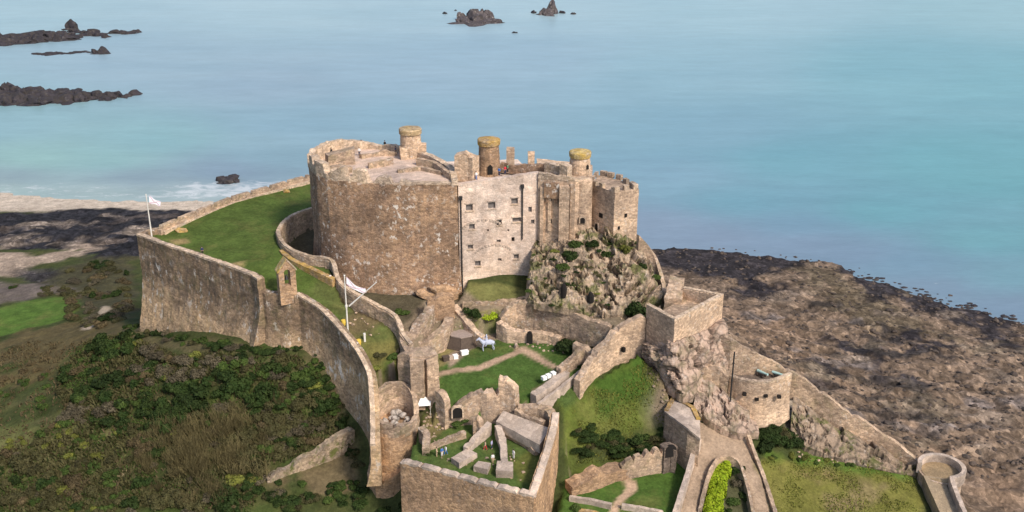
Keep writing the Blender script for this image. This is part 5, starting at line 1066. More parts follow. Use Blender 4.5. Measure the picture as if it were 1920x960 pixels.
def person(label, loc, top, legs, pose='stand', rz=0.0):
    t = thing('person', label, 'person', loc); t.rotation_euler = (0, 0, rz)
    for nm, me, mt in (('body', PM[('body', pose)], M['skin']), ('jacket', PM[('top', pose)], M['cloth_'+top]), ('trousers', PM[('legs', pose)], M['cloth_'+legs]), ('hair', hv, M['hair'])):
        if not me.materials: me.materials.append(mt)
        o = bpy.data.objects.new(nm, me); S.collection.objects.link(o); o.parent = t; WL[o.name] = Vector(loc)
        o.material_slots[0].link = 'OBJECT'; o.material_slots[0].material = mt
    return t
def on(px, py, z): return P(px, py, z)
person('person in a pale jacket and dark trousers standing mid terrace on the round tower', on(674, 292, 56.05), 'pale', 'navy', 'stand', .3)
person('person in white by the far parapet of the round tower', on(678, 278, 56.05), 'pale', 'tan', 'stand', 2)
person('dark clothed person by the left stub wall on the round tower', on(622, 293, 56.05), 'black', 'navy', 'stand', 1)
person('dark clothed person just left of the round tower turret', on(742, 290, 56.05), 'navy', 'black', 'walk', -1)
person('person in dark jacket leaning toward the back parapet of the round tower', on(722, 279, 56.05), 'black', 'jade', 'stand', 3)
person('person in a red jacket beside the middle turret on the range roof', on(947, 327, 55.8), 'crimson', 'navy', 'stand', .6)
person('person in a blue jacket right of the middle turret doorway', on(936, 330, 55.8), 'blue', 'navy', 'stand', -.4)
person('person in a green jacket behind the one in red on the range roof', on(952, 324, 55.8), 'jade', 'black', 'stand', 1.2)
person('person in white at the left end of the range roof', on(893, 338, 55.8), 'pale', 'blue', 'walk', .9)
def onG(px, py): return G(px, py)
person('person in a blue top at the left of the ruined hall lawn', onG(829, 856), 'blue', 'pale', 'stand', .5)
person('person in a white top next to the one in blue on the hall lawn', onG(836, 853), 'pale', 'blue', 'walk', -.8)
person('person in tan clothes at the left end of the hall lawn', onG(819, 856), 'tan', 'tan', 'stand', 1.5)
person('person in a lilac top beneath the vault in the hall lawn', onG(922, 842), 'lilac', 'navy', 'stand', 1.2)
person('person in a tan top left of the one in lilac', onG(910, 844), 'tan', 'crimson', 'walk', -1.2)
person('person in pale clothes between the table slabs', onG(924, 868), 'pale', 'tan', 'stand', .2)
person('person in white right of the narrow low wall on the hall lawn', onG(963, 860), 'pale', 'pale', 'stand', 2.2)
person('dark clothed person by the low wall of the upper lawn', onG(380, 478), 'navy', 'black', 'stand', .4)
person('person in a white top beside the ditch wall above the lower lawn', onG(620, 530), 'pale', 'black', 'stand', .4)
# ------------------------------------------------------------------ mounted knight
t = thing('knight_statue', 'pale bluish metal statue of a knight on horseback on the ward lawn', 'statue', G(914, 657)); x, y, z = G(914, 657)
def put(me, nm, mt, parent):
    me.materials.clear(); me.materials.append(mt); o = bpy.data.objects.new(nm, me); S.collection.objects.link(o); o.parent = parent; WL[o.name] = Vector((x, y, z)); return o
hx = [(.75, 0, 1.45), (.2, 0, 1.38), (-.4, 0, 1.42), (-.75, 0, 1.5), (-1.05, 0, 1.85), (-1.2, 0, 2.1), (-1.5, 0, 1.95), (-1.68, 0, 1.8),
      (.78, .2, 1.15), (.66, .2, .85), (.86, .2, .52), (.8, .2, .04), (.8, -.2, 1.15), (.72, -.2, .85), (.95, -.2, .52), (.9, -.2, .04),
      (-.6, .18, 1.1), (-.66, .18, .65), (-.6, .18, .04), (-.62, -.18, 1.1), (-.75, -.18, .68), (-.66, -.18, .04), (1.02, 0, 1.4), (1.15, 0, .8), (-1.18, .07, 2.26), (-1.18, -.07, 2.26)]
he = [(0, 1), (1, 2), (2, 3), (3, 4), (4, 5), (5, 6), (6, 7), (0, 8), (8, 9), (9, 10), (10, 11), (0, 12), (12, 13), (13, 14), (14, 15), (2, 16), (16, 17), (17, 18), (2, 19), (19, 20), (20, 21), (0, 22), (22, 23), (5, 24), (5, 25)]
hr = [.34, .33, .33, .3, .2, .15, .12, .09, .17, .12, .08, .08, .17, .12, .08, .08, .14, .09, .08, .14, .09, .08, .08, .04, .03, .03]
put(skin_mesh('horse', hx, he, hr, 1, 1), 'horse', M['statue'], t)
kx = [(-.1, 0, 1.72), (-.12, 0, 2.1), (-.12, 0, 2.35), (-.12, 0, 2.5), (-.14, 0, 2.68), (-.15, .26, 2.3), (-.3, .34, 2.0), (-.6, .2, 1.95), (-.15, -.26, 2.3), (-.3, -.36, 2.0), (-.55, -.22, 1.98), (-.2, .38, 1.5), (-.3, .42, 1.0), (-.48, .42, .95), (-.2, -.38, 1.5), (-.3, -.42, 1.0), (-.48, -.42, .95)]
ke = [(0, 1), (1, 2), (2, 3), (3, 4), (2, 5), (5, 6), (6, 7), (2, 8), (8, 9), (9, 10), (0, 11), (11, 12), (12, 13), (0, 14), (14, 15), (15, 16)]
put(skin_mesh('rider', kx, ke, [.2, .17, .2, .08, .14, .09, .07, .05, .09, .07, .05, .12, .08, .05, .12, .08, .05], 1, 0), 'rider', M['statue'], t)
t.rotation_euler = (0, 0, .25); t.scale = (1.22, 1.22, 1.22)
# ------------------------------------------------------------------ timber well house, blocks, guns, markers
x, y, z = G(866, 640); t = thing('timber_kiosk', 'dark many-sided timber cover with a grey flat top in the ward', 'kiosk', (x, y, z))
mb = MB(); lathe(mb, x, y, [(3.5, z-.4), (3.2, z+.4), (2.5, z+1.8)], 8); mb.build('wall', M['wood'], t)
mb = MB(); lathe(mb, x, y, [(2.6, z+1.8), (2.6, z+2.0), (.05, z+2.1)], 8); mb.build('roof', M['woodtop'], t)
mb = MB()
for k in range(8):
    a = math.pi/4*k; tube(mb, [(x+3.5*math.cos(a), y+3.5*math.sin(a), z-.3), (x+2.52*math.cos(a), y+2.52*math.sin(a), z+1.8)], .09, 5)
mb.build('frame', M['wood'], t)
def block(label, px, py, w, d, h, mat, rot=.4, z=None, group=None, name='white_block', cat='block'):
    x, y, zz = G(px, py); zz = z if z is not None else zz; mb = MB(); box(mb, (x, y, zz-.05), w, d, h*.8, rot, .02, 3); box(mb, (x, y, zz+h*.8-.05), w*1.08, d*1.08, h*.2, rot, .015, 4)
    return mb.build(name, M[mat], None, label, cat, group)
block('left one of two bright white blocks on the upper edge of the ward lawn', 854, 672, .8, .8, .75, 'white'); block('right one of two bright white blocks on the upper edge of the ward lawn', 871, 664, 1.3, .8, .75, 'white')
block('dark box left of the two bright white blocks', 836, 676, 1.1, .9, .9, 'wood', name='dark_box', cat='box'); block('brownish stone block between the dark box and the white blocks', 845, 674, .8, .7, .7, 'slab', name='stone_block')
for lab, px, py in (('nearest of three white blocks on the ward kerb', 1020, 722), ('middle one of three white blocks on the ward kerb', 1028, 716), ('farthest of three white blocks on the ward kerb', 1037, 709)):
    block(lab, px, py, .75, .75, .6, 'white', .6, 28.95, 'white blocks on the ward kerb')
block('lone white block beside the garden path', 1184, 892, .7, .7, .7, 'white'); block('small white block at the end of the descending wall by the round turret', 1706, 872, .8, .6, .8, 'white')
block('white marker post on the bank behind the curved wall', 684, 640, .35, .35, 1.6, 'pole', name='marker_post', cat='post')
for lab, px, py in (('upper of two yellow barrels behind the curved wall', 644, 609), ('lower of two yellow barrels behind the curved wall', 673, 646)):
    x, y, z = G(px, py); mb = MB(); lathe(mb, x, y, [(.32, z-.1), (.4, z+.3), (.42, z+.55), (.38, z+.95), (.1, z+1.0)], 14, .01); mb.build('yellow_barrel', M['yellowpaint'], None, lab, 'barrel', 'yellow barrels behind the curved wall')
for lab, px, py, s in (('orange lichened boulder at the left end of the rampart', 341, 434, 1.3), ('orange lichened boulder at the right end of the rampart', 537, 361, 1.0)):
    x, y, z = G(px, py); mb = MB(); rock(mb, (x, y, z+.25), (s, s*.6, .6), int(px), 3, 14, .1, .1); mb.build('boulder', M['lichen'], None, lab, 'boulder')
x, y, z = G(967, 652); mb = MB(); rock(mb, (x, y, z+.4), (.45, .4, .75), 77, 2, 12, .1, .1); mb.build('boulder', M['redrock'], None, 'small pinkish upright stone where the ward paths meet', 'boulder')
def cannon(label, px, py, z, rz):
    x, y, _ = P(px, py, z); t = thing('cannon', label, 'cannon', (x, y, z), 'cannons on the curved bastion'); ca, sa = math.cos(rz), math.sin(rz)
    def q(u, v, w): return (x+u*ca-v*sa, y+u*sa+v*ca, z+w)
    mb = MB(); tube(mb, [q(-1.15, 0, .78), q(-1.05, 0, .8), q(-.95, 0, .8), q(0, 0, .84), q(1.0, 0, .88), q(1.1, 0, .89), q(1.25, 0, .9)], [.08, .1, .27, .24, .17, .22, .22], 12); mb.build('barrel', M['bronze'], t)
    mb = MB()
    for s in (-1, 1):
        v = [q(-1.0, s*.28, .25), q(.6, s*.28, .25), q(.6, s*.28, .75), q(-.1, s*.28, .7), q(-.5, s*.28, .5), q(-1.0, s*.28, .4)]; v2 = [(a[0]+s*.1*-sa, a[1]+s*.1*ca, a[2]) for a in v]
        mb.add(v+v2, [tuple(range(6)), tuple(range(11, 5, -1))]+[(i, i+6, (i+1) % 6+6, (i+1) % 6) for i in range(6)])
    tube(mb, [q(-.7, -.3, .3), q(-.7, .3, .3)], .06); tube(mb, [q(.4, -.3, .3), q(.4, .3, .3)], .06); mb.build('carriage', M['wood'], t)
    for u in (-.7, .4):
        for s in (-1, 1):
            mb = MB(); tube(mb, [q(u, s*.38, .22), q(u, s*.48, .22)], .22, 14); mb.build('wheel', M['wood'], t)
cannon('pale green cannon nearer the dark pipe on the curved bastion', 1428, 706, 27.25, -.9); cannon('pale green cannon nearer the right end of the curved bastion', 1457, 708, 27.25, -.7)
# small white canopy tent
x, y, z = P(795, 770, 25.2); t = thing('canopy_tent', 'small white pitched canopy tucked between the ruined turret and the masonry stub', 'tent', (x, y, z)); mb = MB()
c4 = [(x-1.0, y-1.1, z+1.5), (x+1.2, y-.8, z+1.5), (x+1.2, y+1.0, z+1.7), (x-1.0, y+1.0, z+1.7), (x-.3, y+.3, z+2.7)]
mb.add(c4+[(a, b, c-.06) for a, b, c in c4], [(0, 1, 4), (1, 2, 4), (2, 3, 4), (3, 0, 4), (6, 5, 9), (7, 6, 9), (8, 7, 9), (5, 8, 9)]+[(i, i+5, (i+1) % 4+5, (i+1) % 4) for i in range(4)]); mb.build('canopy', M['white'], t)
for a, b, c in c4[:4]:
    mb = MB(); tube(mb, [(a*.96+x*.04, b*.96+y*.04, z-.5), (a*.96+x*.04, b*.96+y*.04, c-.02)], .04); mb.build('leg', M['pole'], t)
# ------------------------------------------------------------------ loose foreshore boulders (uncountable)
mb = MB(); rg = random.Random(8); k = 0
protos = []
for i in range(8):
    q = MB(); rock(q, (0, 0, 0), (1, .9, .62), 900+i, 1, 10, .12, .3); protos.append((np.array(q.v), q.f))
while k < 1500:
    px, py = rg.uniform(1215, 1925), rg.uniform(465, 900); x, y, z = G(px, py)
    i = min(max(np.searchsorted(gx, x)-1, 0), len(gx)-2); j = min(max(np.searchsorted(gy, y)-1, 0), len(gy)-2)
    if CLS[j, i, 0] < .9: 
        k += .2; continue
    v, f = protos[rg.randrange(8)]; s = rg.uniform(.25, .7)*(1.7 if rg.random() < .14 else 1); a = rg.uniform(0, 6.28)
    mb.add([(x+s*(p[0]*math.cos(a)-p[1]*math.sin(a)), y+s*(p[0]*math.sin(a)+p[1]*math.cos(a)), float(GZ2[j, i])+s*p[2]*rg.uniform(.95, 1)) for p in v], f); k += 1
mb.build('foreshore_stones', M['shore'], None, 'loose brown stones strewn over the rocky foreshore', 'stones', None, 'stuff')
mb = MB()
for k in range(70):
    f = rg.random(); px = 1500+f*420; py = 490+(f**1.05)*116+rg.uniform(-9, 6); x, y, z = P(px, py, 0); s = rg.uniform(.25, .9)
    v, fc = protos[rg.randrange(8)]; a = rg.uniform(0, 6); mb.add([(x+s*1.5*(p[0]*math.cos(a)-p[1]*math.sin(a)), y+s*(p[0]*math.sin(a)+p[1]*math.cos(a)), .05+s*p[2]*.7) for p in v], fc)
mb.build('weed_rocks', M['reef'], None, 'small dark weedy rocks breaking the water along the right shore', 'rocks', None, 'stuff')

# fallen stones lying about the ruins (uncountable)
mb = MB(); rg = random.Random(21)
for poly_, n in (([(945, 640), (1050, 632), (1100, 650), (1060, 662), (960, 655)], 60), ([(770, 600), (850, 575), (900, 600), (830, 650), (775, 650)], 70), ([(790, 770), (840, 770), (850, 800), (800, 845)], 40), ([(960, 765), (1040, 780), (1030, 800), (970, 785)], 50), ([(1215, 690), (1262, 740), (1262, 790), (1240, 770)], 25),
                 ([(820, 850), (1000, 850), (990, 905), (830, 870)], 30), ([(1185, 862), (1250, 850), (1280, 842), (1270, 868), (1190, 885)], 25), ([(1300, 770), (1390, 790), (1395, 815), (1310, 810)], 40), ([(640, 560), (740, 610), (720, 640), (660, 620)], 20), ([(1480, 800), (1700, 870), (1690, 890), (1500, 860)], 60), ([(1010, 560), (1200, 590), (1140, 606), (1060, 580)], 50)):
    k = 0
    while k < n:
        px, py = rg.uniform(min(p[0] for p in poly_), max(p[0] for p in poly_)), rg.uniform(min(p[1] for p in poly_), max(p[1] for p in poly_))
        if not inside(np.array([px]), np.array([py]), poly_)[0]: continue
        x, y, z = G(px, py); v, f = protos[rg.randrange(8)]; s = rg.uniform(.12, .42); an = rg.uniform(0, 6.28)
        mb.add([(x+s*(p[0]*math.cos(an)-p[1]*math.sin(an)), y+s*(p[0]*math.sin(an)+p[1]*math.cos(an)), z+.05+s*p[2]*.9) for p in v], f); k += 1
mb.build('fallen_stones', M['ruin'], None, 'fallen stones scattered over the ruined terraces and wards', 'stones', None, 'stuff')
# ------------------------------------------------------------------ vegetation
def bush_mesh(name, seed, mat, lobes=6, n=900, leaf=.16, flat=.75, spread=.55):
    rg = np.random.RandomState(seed); L = np.c_[rg.uniform(-spread, spread, (lobes, 2)), rg.uniform(.18, .55, lobes)]; rad = rg.uniform(.28, .5, lobes)
    k = rg.randint(0, lobes, n); d = rg.normal(size=(n, 3)); d[:, 2] = np.abs(d[:, 2])*1.1-.25; d /= np.linalg.norm(d, axis=1)[:, None]
    p = L[k]+d*(rad[k]*(1-np.abs(rg.normal(0, .16, n))))[:, None]*np.array((1, 1, flat)); p[:, 2] = np.maximum(p[:, 2], .01)
    nn = d+rg.normal(0, .45, (n, 3)); nn /= np.linalg.norm(nn, axis=1)[:, None]; a = np.cross(nn, rg.normal(size=(n, 3))); a /= np.linalg.norm(a, axis=1)[:, None]; b = np.cross(nn, a)
    s = leaf*rg.uniform(.5, 1.25, n)[:, None]; a = a*s*.5; b = b*s*.8
    v = np.concatenate([p-a-b*.2, p+a-b*.2, p+a*.5+b, p-a*.5+b*.9]); i = np.arange(n)
    me = bpy.data.meshes.new(name); me.from_pydata(v.tolist(), [], np.stack([i, i+n, i+2*n, i+3*n], 1).tolist()); me.materials.append(mat); return me
def twig_mesh(name, seed, mat, n=34, h=1.0, spread=.55, sub=4):
    rg = random.Random(seed); mb = MB()
    def br(p, d, L, r, lvl):
        pts = [p]; rr = [r]
        for i in range(4):
            d = (d+Vector((rg.uniform(-.25, .25), rg.uniform(-.25, .25), rg.uniform(-.05, .3)))).normalized(); p = p+d*L/4; pts.append(p); rr.append(r*(1-.2*(i+1)))
            if lvl and i > 0 and rg.random() < .85: br(p, (d+Vector((rg.uniform(-.9, .9), rg.uniform(-.9, .9), rg.uniform(.0, .6)))).normalized(), L*.5, r*.55, lvl-1)
        tube(mb, pts, rr, 3)
    for i in range(n):
        a = rg.uniform(0, 6.28); q = rg.uniform(0, .3)
        br(Vector((q*math.cos(a), q*math.sin(a), -.05)), Vector((spread*math.cos(a)*rg.uniform(.3, 1.2), spread*math.sin(a)*rg.uniform(.3, 1.2), 1)).normalized(), h*rg.uniform(.6, 1.1), .022, 1)
    me = bpy.data.meshes.new(name); me.from_pydata([tuple(v) for v in mb.v], [], mb.f); me.materials.append(mat); return me
BM = {}
for kind, mat, leaf in (('dark', 'leaf_dark', .15), ('green', 'leaf_green', .15), ('olive', 'leaf_olive', .12), ('grey', 'leaf_grey', .10), ('brown', 'leaf_brown', .12), ('yellow', 'leaf_yellow', .14), ('lime', 'leaf_lime', .13)):
    BM[kind] = [bush_mesh(kind+'_bush', 10*i+len(kind), M[mat], 7, 1000, leaf) for i in range(3)]
BM['bare'] = [twig_mesh('bare_shrub', 70+i, M['twig'], 40) for i in range(3)]
PROTO = {}
def bush(kind, label, px, py, r, h=None, group=None, loc=None, cat='bush', name=None, rg=random):
    x, y, z = loc or G(px, py); me = rg.choice(BM[kind]); nm = name or {'bare': 'bare_shrub', 'grey': 'twiggy_bush', 'dark': 'evergreen_bush', 'olive': 'scrub_bush', 'brown': 'bracken_clump', 'yellow': 'broom_bush'}.get(kind, 'bush')
    if (nm, me.name) not in PROTO: o = bpy.data.objects.new(nm, me); PROTO[(nm, me.name)] = o
    else: o = PROTO[(nm, me.name)].copy()
    S.collection.objects.link(o); o.location = (x, y, z-.12*(h or r)); o.rotation_euler = (0, 0, rg.uniform(0, 6.28)); hh = h or r*1.1
    o.scale = (r*rg.uniform(.9, 1.2), r*rg.uniform(.9, 1.2), hh); o['label'] = label; o['category'] = cat; WL[o.name] = Vector((x, y, z))
    if group: o['group'] = group
    return o
rv = random.Random(12)
SLOPE = [(165, 640), (232, 628), (330, 668), (470, 672), (560, 668), (598, 710), (632, 790), (640, 806), (500, 885), (470, 965), (-5, 965), (-5, 860), (120, 790), (110, 700)]
LAB = {'dark': 'dark green bush on the scrubby slope below the tall outer wall', 'green': 'mid green bush on the scrubby slope below the tall outer wall', 'olive': 'olive brown bush on the scrubby slope below the tall outer wall',
       'grey': 'grey twiggy bush on the scrubby slope below the tall outer wall', 'brown': 'dead brown bracken clump on the scrubby slope below the outer wall', 'bare': 'bare branching shrub on the lower scrubby slope', 'yellow': 'yellowish green bush on the scrubby slope below the outer wall'}
GRP = {k: k+' scrub on the left slope' for k in LAB}
# clusters seen in the photo: centre, spread (px), kind, how many, size
for cx, cy, sx_, sy2, kind, n, r in [(215, 655, 40, 25, 'dark', 10, 1.5), (160, 715, 40, 25, 'green', 7, 1.2), (185, 730, 45, 25, 'dark', 8, 1.3), (300, 680, 45, 25, 'grey', 12, 1.2), (400, 680, 60, 18, 'grey', 14, 1.2),
        (440, 700, 40, 20, 'green', 6, 1.3), (375, 735, 55, 25, 'dark', 13, 1.6), (480, 720, 45, 25, 'dark', 9, 1.5), (330, 770, 45, 28, 'dark', 10, 1.6), (390, 790, 40, 20, 'green', 5, 1.4), (330, 715, 30, 20, 'grey', 7, 1.3),
        (560, 715, 35, 25, 'green', 8, 1.2), (600, 735, 25, 30, 'dark', 6, 1.2), (560, 760, 50, 35, 'olive', 14, 1.3), (520, 800, 60, 40, 'olive', 18, 1.4), (570, 810, 40, 25, 'grey', 9, 1.2), (470, 850, 50, 40, 'olive', 12, 1.4),
        (150, 775, 50, 25, 'grey', 12, 1.1), (230, 790, 50, 25, 'dark', 8, 1.2), (190, 805, 50, 20, 'green', 6, 1.1), (60, 730, 60, 30, 'green', 8, .9), (270, 835, 30, 25, 'brown', 5, 1.1), (250, 700, 40, 30, 'brown', 8, 1.0),
        (60, 830, 80, 30, 'yellow', 16, .8), (180, 840, 60, 30, 'yellow', 10, .8), (50, 890, 50, 25, 'olive', 9, 1.4), (150, 905, 50, 30, 'brown', 8, 1.2), (60, 940, 60, 20, 'olive', 8, 1.1), (200, 930, 50, 25, 'olive', 8, 1.1), (330, 940, 60, 25, 'olive', 10, 1.3), (420, 945, 50, 20, 'dark', 7, 1.3), (210, 955, 50, 14, 'green', 5, 1.0),
        (60, 690, 70, 30, 'brown', 9, .9)]:
    for i in range(n):
        px, py = rv.gauss(cx, sx_*.55), rv.gauss(cy, sy2*.55)
        if px < -20 or not inside(np.array([max(px, -4)]), np.array([min(py, 964)]), SLOPE)[0] and px > 100: continue
        bush(kind, LAB[kind], px, py, r*rv.uniform(.7, 1.6)*(1.15 if kind in ('dark', 'olive', 'grey') else 1), None, GRP[kind], rg=rv)
fill = [('dark', 70), ('green', 40), ('olive', 60), ('grey', 34), ('brown', 22), ('yellow', 16)]
for kind, n in fill:
    i = 0
    while i < n:
        px, py = rv.uniform(-10, 645), rv.uniform(640, 968)
        if not inside(np.array([max(px, -4)]), np.array([min(py, 964)]), SLOPE)[0]: continue
        if px < 260 and py > 790 and kind in ('dark', 'grey') and rv.random() < .7: i += .3; continue
        bush(kind, LAB[kind], px, py, rv.uniform(.7, 1.9), None, GRP[kind], rg=rv); i += 1
for cx, cy, n, s in [(330, 830, 10, 3.2), (450, 790, 8, 2.8), (400, 810, 12, 3.4), (350, 870, 14, 3.6), (430, 880, 12, 3.4), (470, 830, 7, 2.8), (300, 900, 8, 2.8), (390, 940, 8, 3.0), (270, 850, 5, 2.0)]:
    for i in range(n):
        bush('bare', LAB['bare'], rv.gauss(cx, 24), rv.gauss(cy, 20), s*rv.uniform(.55, 1.0), s*rv.uniform(.6, 1.0), GRP['bare'], rg=rv)
for i in range(44): bush(rv.choice(['dark', 'green', 'olive', 'grey', 'dark']), 'ragged bush growing against the foot of the tall outer wall', 238+i*7.4+rv.uniform(-6, 6), np.interp(i*7.4+238, [238, 330, 420, 480, 560], [616, 630, 643, 652, 652])+rv.uniform(-2, 16), rv.uniform(.7, 1.7), rv.uniform(.6, 1.3), 'bushes at the foot of the tall outer wall', rg=rv)
for i in range(40): bush(rv.choice(['dark', 'green', 'olive', 'dark']), 'bush growing along the foot of the long curved wall', 588+i*2.1+rv.uniform(-8, 14), 668+i*5.2+rv.uniform(-8, 8), rv.uniform(.8, 1.5), rv.uniform(.8, 1.4), 'bushes along the foot of the curved wall', rg=rv)
for i in range(20): bush(rv.choice(['dark', 'green', 'olive', 'brown']), 'shrub rooted on the outcrop under the descending wall', 1500+i*11+rv.uniform(-10, 10), 800+i*3.9+rv.uniform(-4, 16), rv.uniform(.5, 1.1), rv.uniform(.5, 1.1), 'shrubs on the outcrop', rg=rv)
# bushes that can be told apart
one = [('dark', 'large very dark green bush in the corner between crag and thin curved wall', 1205, 588, 3.0, 3.6), ('dark', 'dark bush right of the timber kiosk wall under the pale windowed range', 884, 594, 1.9, 2.3), ('lime', 'bright yellow-green bush under the pale windowed range', 921, 598, 1.7, 1.9),
       ('green', 'low green bush on the ground above the square broken room', 832, 588, 1.6, 1.1), ('green', 'green bush in the ditch right of the ditch wall end', 752, 588, 1.6, 1.0), ('dark', 'dark bush under the end of the roofless hall wall', 1066, 660, 2.4, 2.9), ('green', 'green bush under the end of the ditch wall behind the masonry stub', 738, 672, 1.4, 1.2),
       ('yellow', 'yellowish bush on the bank above the ruined turret', 702, 690, 1.5, 1.0), ('green', 'green tuft at the top of the ruined turret bank', 690, 682, 1.0, .8), ('olive', 'brownish bush on the bank right of the yellow barrels', 715, 668, 1.5, .9), ('green', 'green growth under the arched ruin', 862, 792, 1.6, 1.0),
       ('green', 'leafy bush in the far left corner of the hall lawn', 799, 852, 1.0, .9), ('yellow', 'yellow-green bush above the flat roofed building', 1322, 770, 1.2, 1.5), ('yellow', 'small yellow flowered bush at the foot of the bastion rock', 1305, 750, 1.0, 1.2), ('green', 'green bush between lane and tumbled rocks', 1345, 800, 1.4, 1.4), ('green', 'green bush right behind the flat roofed building', 1325, 795, 1.2, 1.2),
       ('yellow', 'yellow-green bush at the left tip inside the angular bastion', 1268, 582, 1.2, .9), ('green', 'green bush in the gap left of the tall ruin fragment foot', 962, 775, .9, .9), ('dark', 'small dark bush at the left foot of the pink curtain wall', 1090, 690, .8, 1.0),
       ('dark', 'dark green bush against the left foot of the ruined turret', 676, 930, 1.7, 1.7), ('dark', 'dark green bush against the right foot of the ruined turret', 765, 960, 1.9, 2.0), ('green', 'green bush left of the ruined turret foot near the slanting retaining wall', 640, 915, 1.5, 1.3), ('olive', 'olive bush below the slanting retaining wall', 590, 935, 1.6, 1.3), ('dark', 'dark bush lowest under the ruined turret foot', 722, 965, 1.6, 1.3),
       ('green', 'bush at the bottom edge right of the side wall foot', 1078, 955, 1.2, 1.2), ('grey', 'dead twiggy bush under the lower end of the slanting wall', 520, 930, 1.5, 1.3),
       ('grey', 'grey green bush in the middle of the hedge bed', 1378, 905, 1.3, 1.3), ('dark', 'dark bush in the upper part of the hedge bed', 1385, 885, 1.2, 1.3), ('green', 'green bush low in the hedge bed', 1372, 945, 1.5, 1.3), ('dark', 'dark bush at the right side of the hedge bed', 1398, 935, 1.3, 1.3), ('green', 'bright green tuft at the bottom of the hedge bed', 1360, 962, 1.2, 1.0)]
for k, lab, px, py, r, h in one: bush(k, lab, px, py, r, h, loc=P(1205, 591, 35.4) if px == 1205 else None, rg=rv)
# ivy and shrubs rooted on the crag
for k, lab, px, py, r, h in [('green', 'round ivy bush high on the middle of the crag', 1075, 462, 1.7, 2.2), ('dark', 'dark ivy under the highest crag bush', 1068, 482, 1.6, 2.0), ('green', 'ivy hanging lower on the left middle of the crag', 1058, 500, 1.5, 1.6), ('dark', 'dark shrub on the crag below the little doorway', 1112, 462, 1.3, 1.8), ('yellow', 'yellow-green shrub on the crag below the crenellated tower', 1172, 470, 1.3, 2.2), ('olive', 'brown shrub at the top left of the crag by the range', 1012, 452, 1.0, 1.4), ('dark', 'dark shrub in the crag cleft left of the yellow one', 1132, 478, 1.1, 1.4), ('green', 'shrub low at the left foot of the crag', 992, 545, 1.0, 1.0), ('green', 'shrub at the right rim of the crag by the thin wall', 1228, 520, 1.0, 1.5), ('yellow', 'grass tuft on the left shoulder of the crag', 1040, 470, .9, .9), ('olive', 'dry shrub in the middle of the crag', 1120, 515, .9, 1.1), ('dark', 'dark shrub on the right flank of the crag', 1205, 500, .9, 1.3)]:
    p = crag_at(px, py); bush(k, lab, px, py, r*1.05, h*1.0, loc=(p[0], p[1]-.2, p[2]-.3), rg=rv)
for i in range(46):
    px, py = rv.uniform(992, 1205), rv.uniform(452, 580); p = crag_at(px, py)
    bush(rv.choice(['dark', 'green', 'olive', 'yellow']), 'small clump of ivy or grass in the joints of the crag', px, py, rv.uniform(.35, .85), rv.uniform(.3, .8), 'plants in the joints of the crag', loc=(p[0], p[1]-.05, p[2]-.1), rg=rv)
MND = 'dark bush massed for the shade in the hollow between the mound and the garden ruins'
for i in range(52): bush(rv.choice(['dark', 'dark', 'dark', 'green', 'olive']), MND, 1285-205*rv.random()**1.25, rv.gauss(838, 13)-abs(rv.gauss(0, 9)), rv.uniform(.9, 1.9), rv.uniform(.5, 1.1), 'bushes in the hollow below the mound', rg=rv)  # low dark bushes massed here to give the hollow its shade
for i in range(18): bush(rv.choice(['dark', 'dark', 'olive', 'green']), 'dark bush in the thicket under the curved bastion beside the lane', rv.gauss(1455, 26), rv.gauss(826, 12), rv.uniform(1.1, 1.9), rv.uniform(1.2, 2.2), 'thicket under the curved bastion', rg=rv)
for i in range(16): bush(rv.choice(['green', 'green', 'yellow']), 'green bush along the upper edge of the right grass field', 1440+i*18+rv.uniform(-8, 8), 858+i*1.6+rv.uniform(-5, 4), rv.uniform(.6, 1.1), rv.uniform(.5, .9), 'bushes along the right grass field', rg=rv)
for i in range(60): bush(rv.choice(['dark', 'olive', 'olive', 'brown', 'grey']), 'brownish bush on the far bank left of the tall outer wall', 240-130*rv.random()**1.4, rv.uniform(490, 612), rv.uniform(1.2, 2.8), rv.uniform(1.0, 1.9), 'bushes on the far left bank', rg=rv)
for i in range(12): bush(rv.choice(['olive', 'grey', 'dark']), 'greyish bush along the far edge of the green field', rv.uniform(0, 150), rv.uniform(535, 556), rv.uniform(.9, 1.7), rv.uniform(.7, 1.2), 'bushes beyond the green field', rg=rv)
for i in range(34): bush(rv.choice(['dark', 'dark', 'green', 'olive']), 'green bush at the foot of the curved wall and ruined turret', rv.uniform(500, 690), 922+abs(rv.gauss(0, 24))-(16 if i % 3 == 0 else 0), rv.uniform(.8, 1.7), rv.uniform(.7, 1.4), 'bushes at the foot of the curved wall', rg=rv)
# lime hedge
ht_ = [(1360, 866), (1352, 885), (1345, 910), (1340, 935), (1335, 965), (1330, 990)]; rg = np.random.RandomState(3)
L3 = resample(smooth_line([G(a, b) for a, b in ht_]), .25); n = 9000; L3 = np.array(L3); k = rg.randint(0, len(L3), n); th_ = rg.uniform(-.2, 3.34, n); rr_ = 1-np.abs(rg.normal(0, .09, n))
tn = np.gradient(L3[:, :2], axis=0); tn /= np.linalg.norm(tn, axis=1)[:, None]; nrm = np.c_[-tn[:, 1], tn[:, 0]]
wob_ = 1+.12*np.sin(k*.35)+.06*np.sin(k*1.1); endf = np.sqrt(np.clip(np.minimum(k, 400)/5., .12, 1)); cc = np.sign(np.cos(th_))*np.abs(np.cos(th_))**.6; ss = np.sign(np.sin(th_))*np.abs(np.sin(th_))**.6
p = np.c_[L3[k, 0]+nrm[k, 0]*1.45*cc*rr_*wob_*endf, L3[k, 1]+nrm[k, 1]*1.45*cc*rr_*wob_*endf, L3[k, 2]-.1+1.7*ss*rr_*endf]
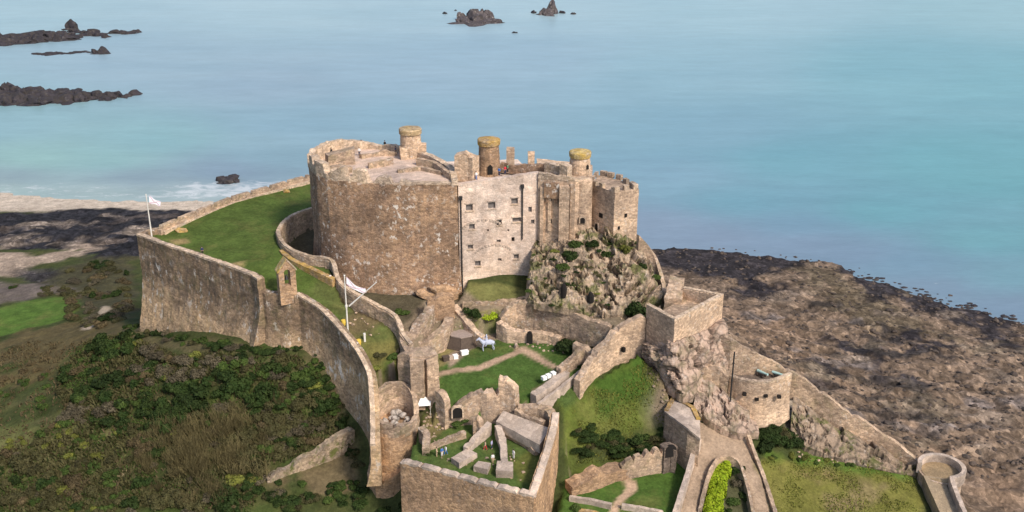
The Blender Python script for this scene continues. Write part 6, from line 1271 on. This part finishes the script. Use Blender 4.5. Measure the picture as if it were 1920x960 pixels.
nn = np.c_[nrm[k]*np.cos(th_)[:, None], np.sin(th_)]+rg.normal(0, .4, (n, 3)); nn /= np.linalg.norm(nn, axis=1)[:, None]; a = np.cross(nn, rg.normal(size=(n, 3))); a /= np.linalg.norm(a, axis=1)[:, None]; b = np.cross(nn, a); s = .16*rg.uniform(.6, 1.3, n)[:, None]; a, b = a*s, b*s
mb = MB(); v = np.concatenate([p-a-b, p+a-b, p+a+b, p-a+b]); i = np.arange(n); mb.v = v.tolist(); mb.f = np.stack([i, i+n, i+2*n, i+3*n], 1).tolist()
mb.build('hedge', M['leaf_lime'], None, 'bright lime green clipped hedge running down beside the lane', 'hedge')
# grass tufts, dead stems and low scrub over the slopes: uncountable
def scatter(name, label, poly, n, mat, h0, h1, seed, w=.10, lean=.5):
    rg = np.random.RandomState(seed); rr = random.Random(seed); P2 = GP(poly); xs = [p[0] for p in P2]; ys = [p[1] for p in P2]
    q = np.c_[rg.uniform(min(xs), max(xs), n*3), rg.uniform(min(ys), max(ys), n*3)]; q = q[inside(q[:, 0], q[:, 1], P2)][:n]; q = q[vfbm(q[:, 0], q[:, 1], .3, 3, seed) > -.35]
    z = np.array([gz(a, b) for a, b in q]); n = len(q); an = rg.uniform(0, 6.28, n); hh = rg.uniform(h0, h1, n); ww = w*rg.uniform(.6, 1.5, n); ln = rg.normal(0, lean, (n, 2))*hh[:, None]
    bx = np.c_[np.cos(an)*ww, np.sin(an)*ww]; b0 = np.c_[q-bx, z-.05]; b1 = np.c_[q+bx, z-.05]; t1 = np.c_[q+bx*.7+ln, z+hh]; t0 = np.c_[q-bx*.7+ln, z+hh*.93]
    mb = MB(); mb.v = np.concatenate([b0, b1, t1, t0]).tolist(); i = np.arange(n); mb.f = np.stack([i, i+n, i+2*n, i+3*n], 1).tolist()
    mb.build(name, M[mat], None, label, 'ground cover', None, 'stuff')
scatter('scrub_cover', 'low olive scrub and dead stems covering the left slope', SLOPE, 26000, 'leaf_olive', .25, .9, 1, .16)
scatter('bracken_cover', 'dead brown bracken and grass covering the left slope', [(-5, 660), (60, 640), (165, 640), (232, 628), (330, 668), (560, 668), (632, 790), (500, 885), (470, 965), (-5, 965)], 7000, 'leaf_brown', .2, .6, 2, .14)
scatter('rough_grass', 'rough green grass among the scrub of the left slope', SLOPE, 22000, 'leaf_green', .15, .5, 3, .13)
scatter('bank_grass', 'rough grass on the bank of the mound and hollow', [(1040, 745), (1090, 745), (1195, 672), (1255, 745), (1290, 840), (1080, 870), (1062, 800)], 7000, 'leaf_yellow', .08, .25, 4, .09)
scatter('field_grass', 'rough grass of the field at the lower right', [(1430, 865), (1520, 858), (1710, 885), (1725, 960), (1450, 960)], 6000, 'leaf_yellow', .06, .2, 5, .09)
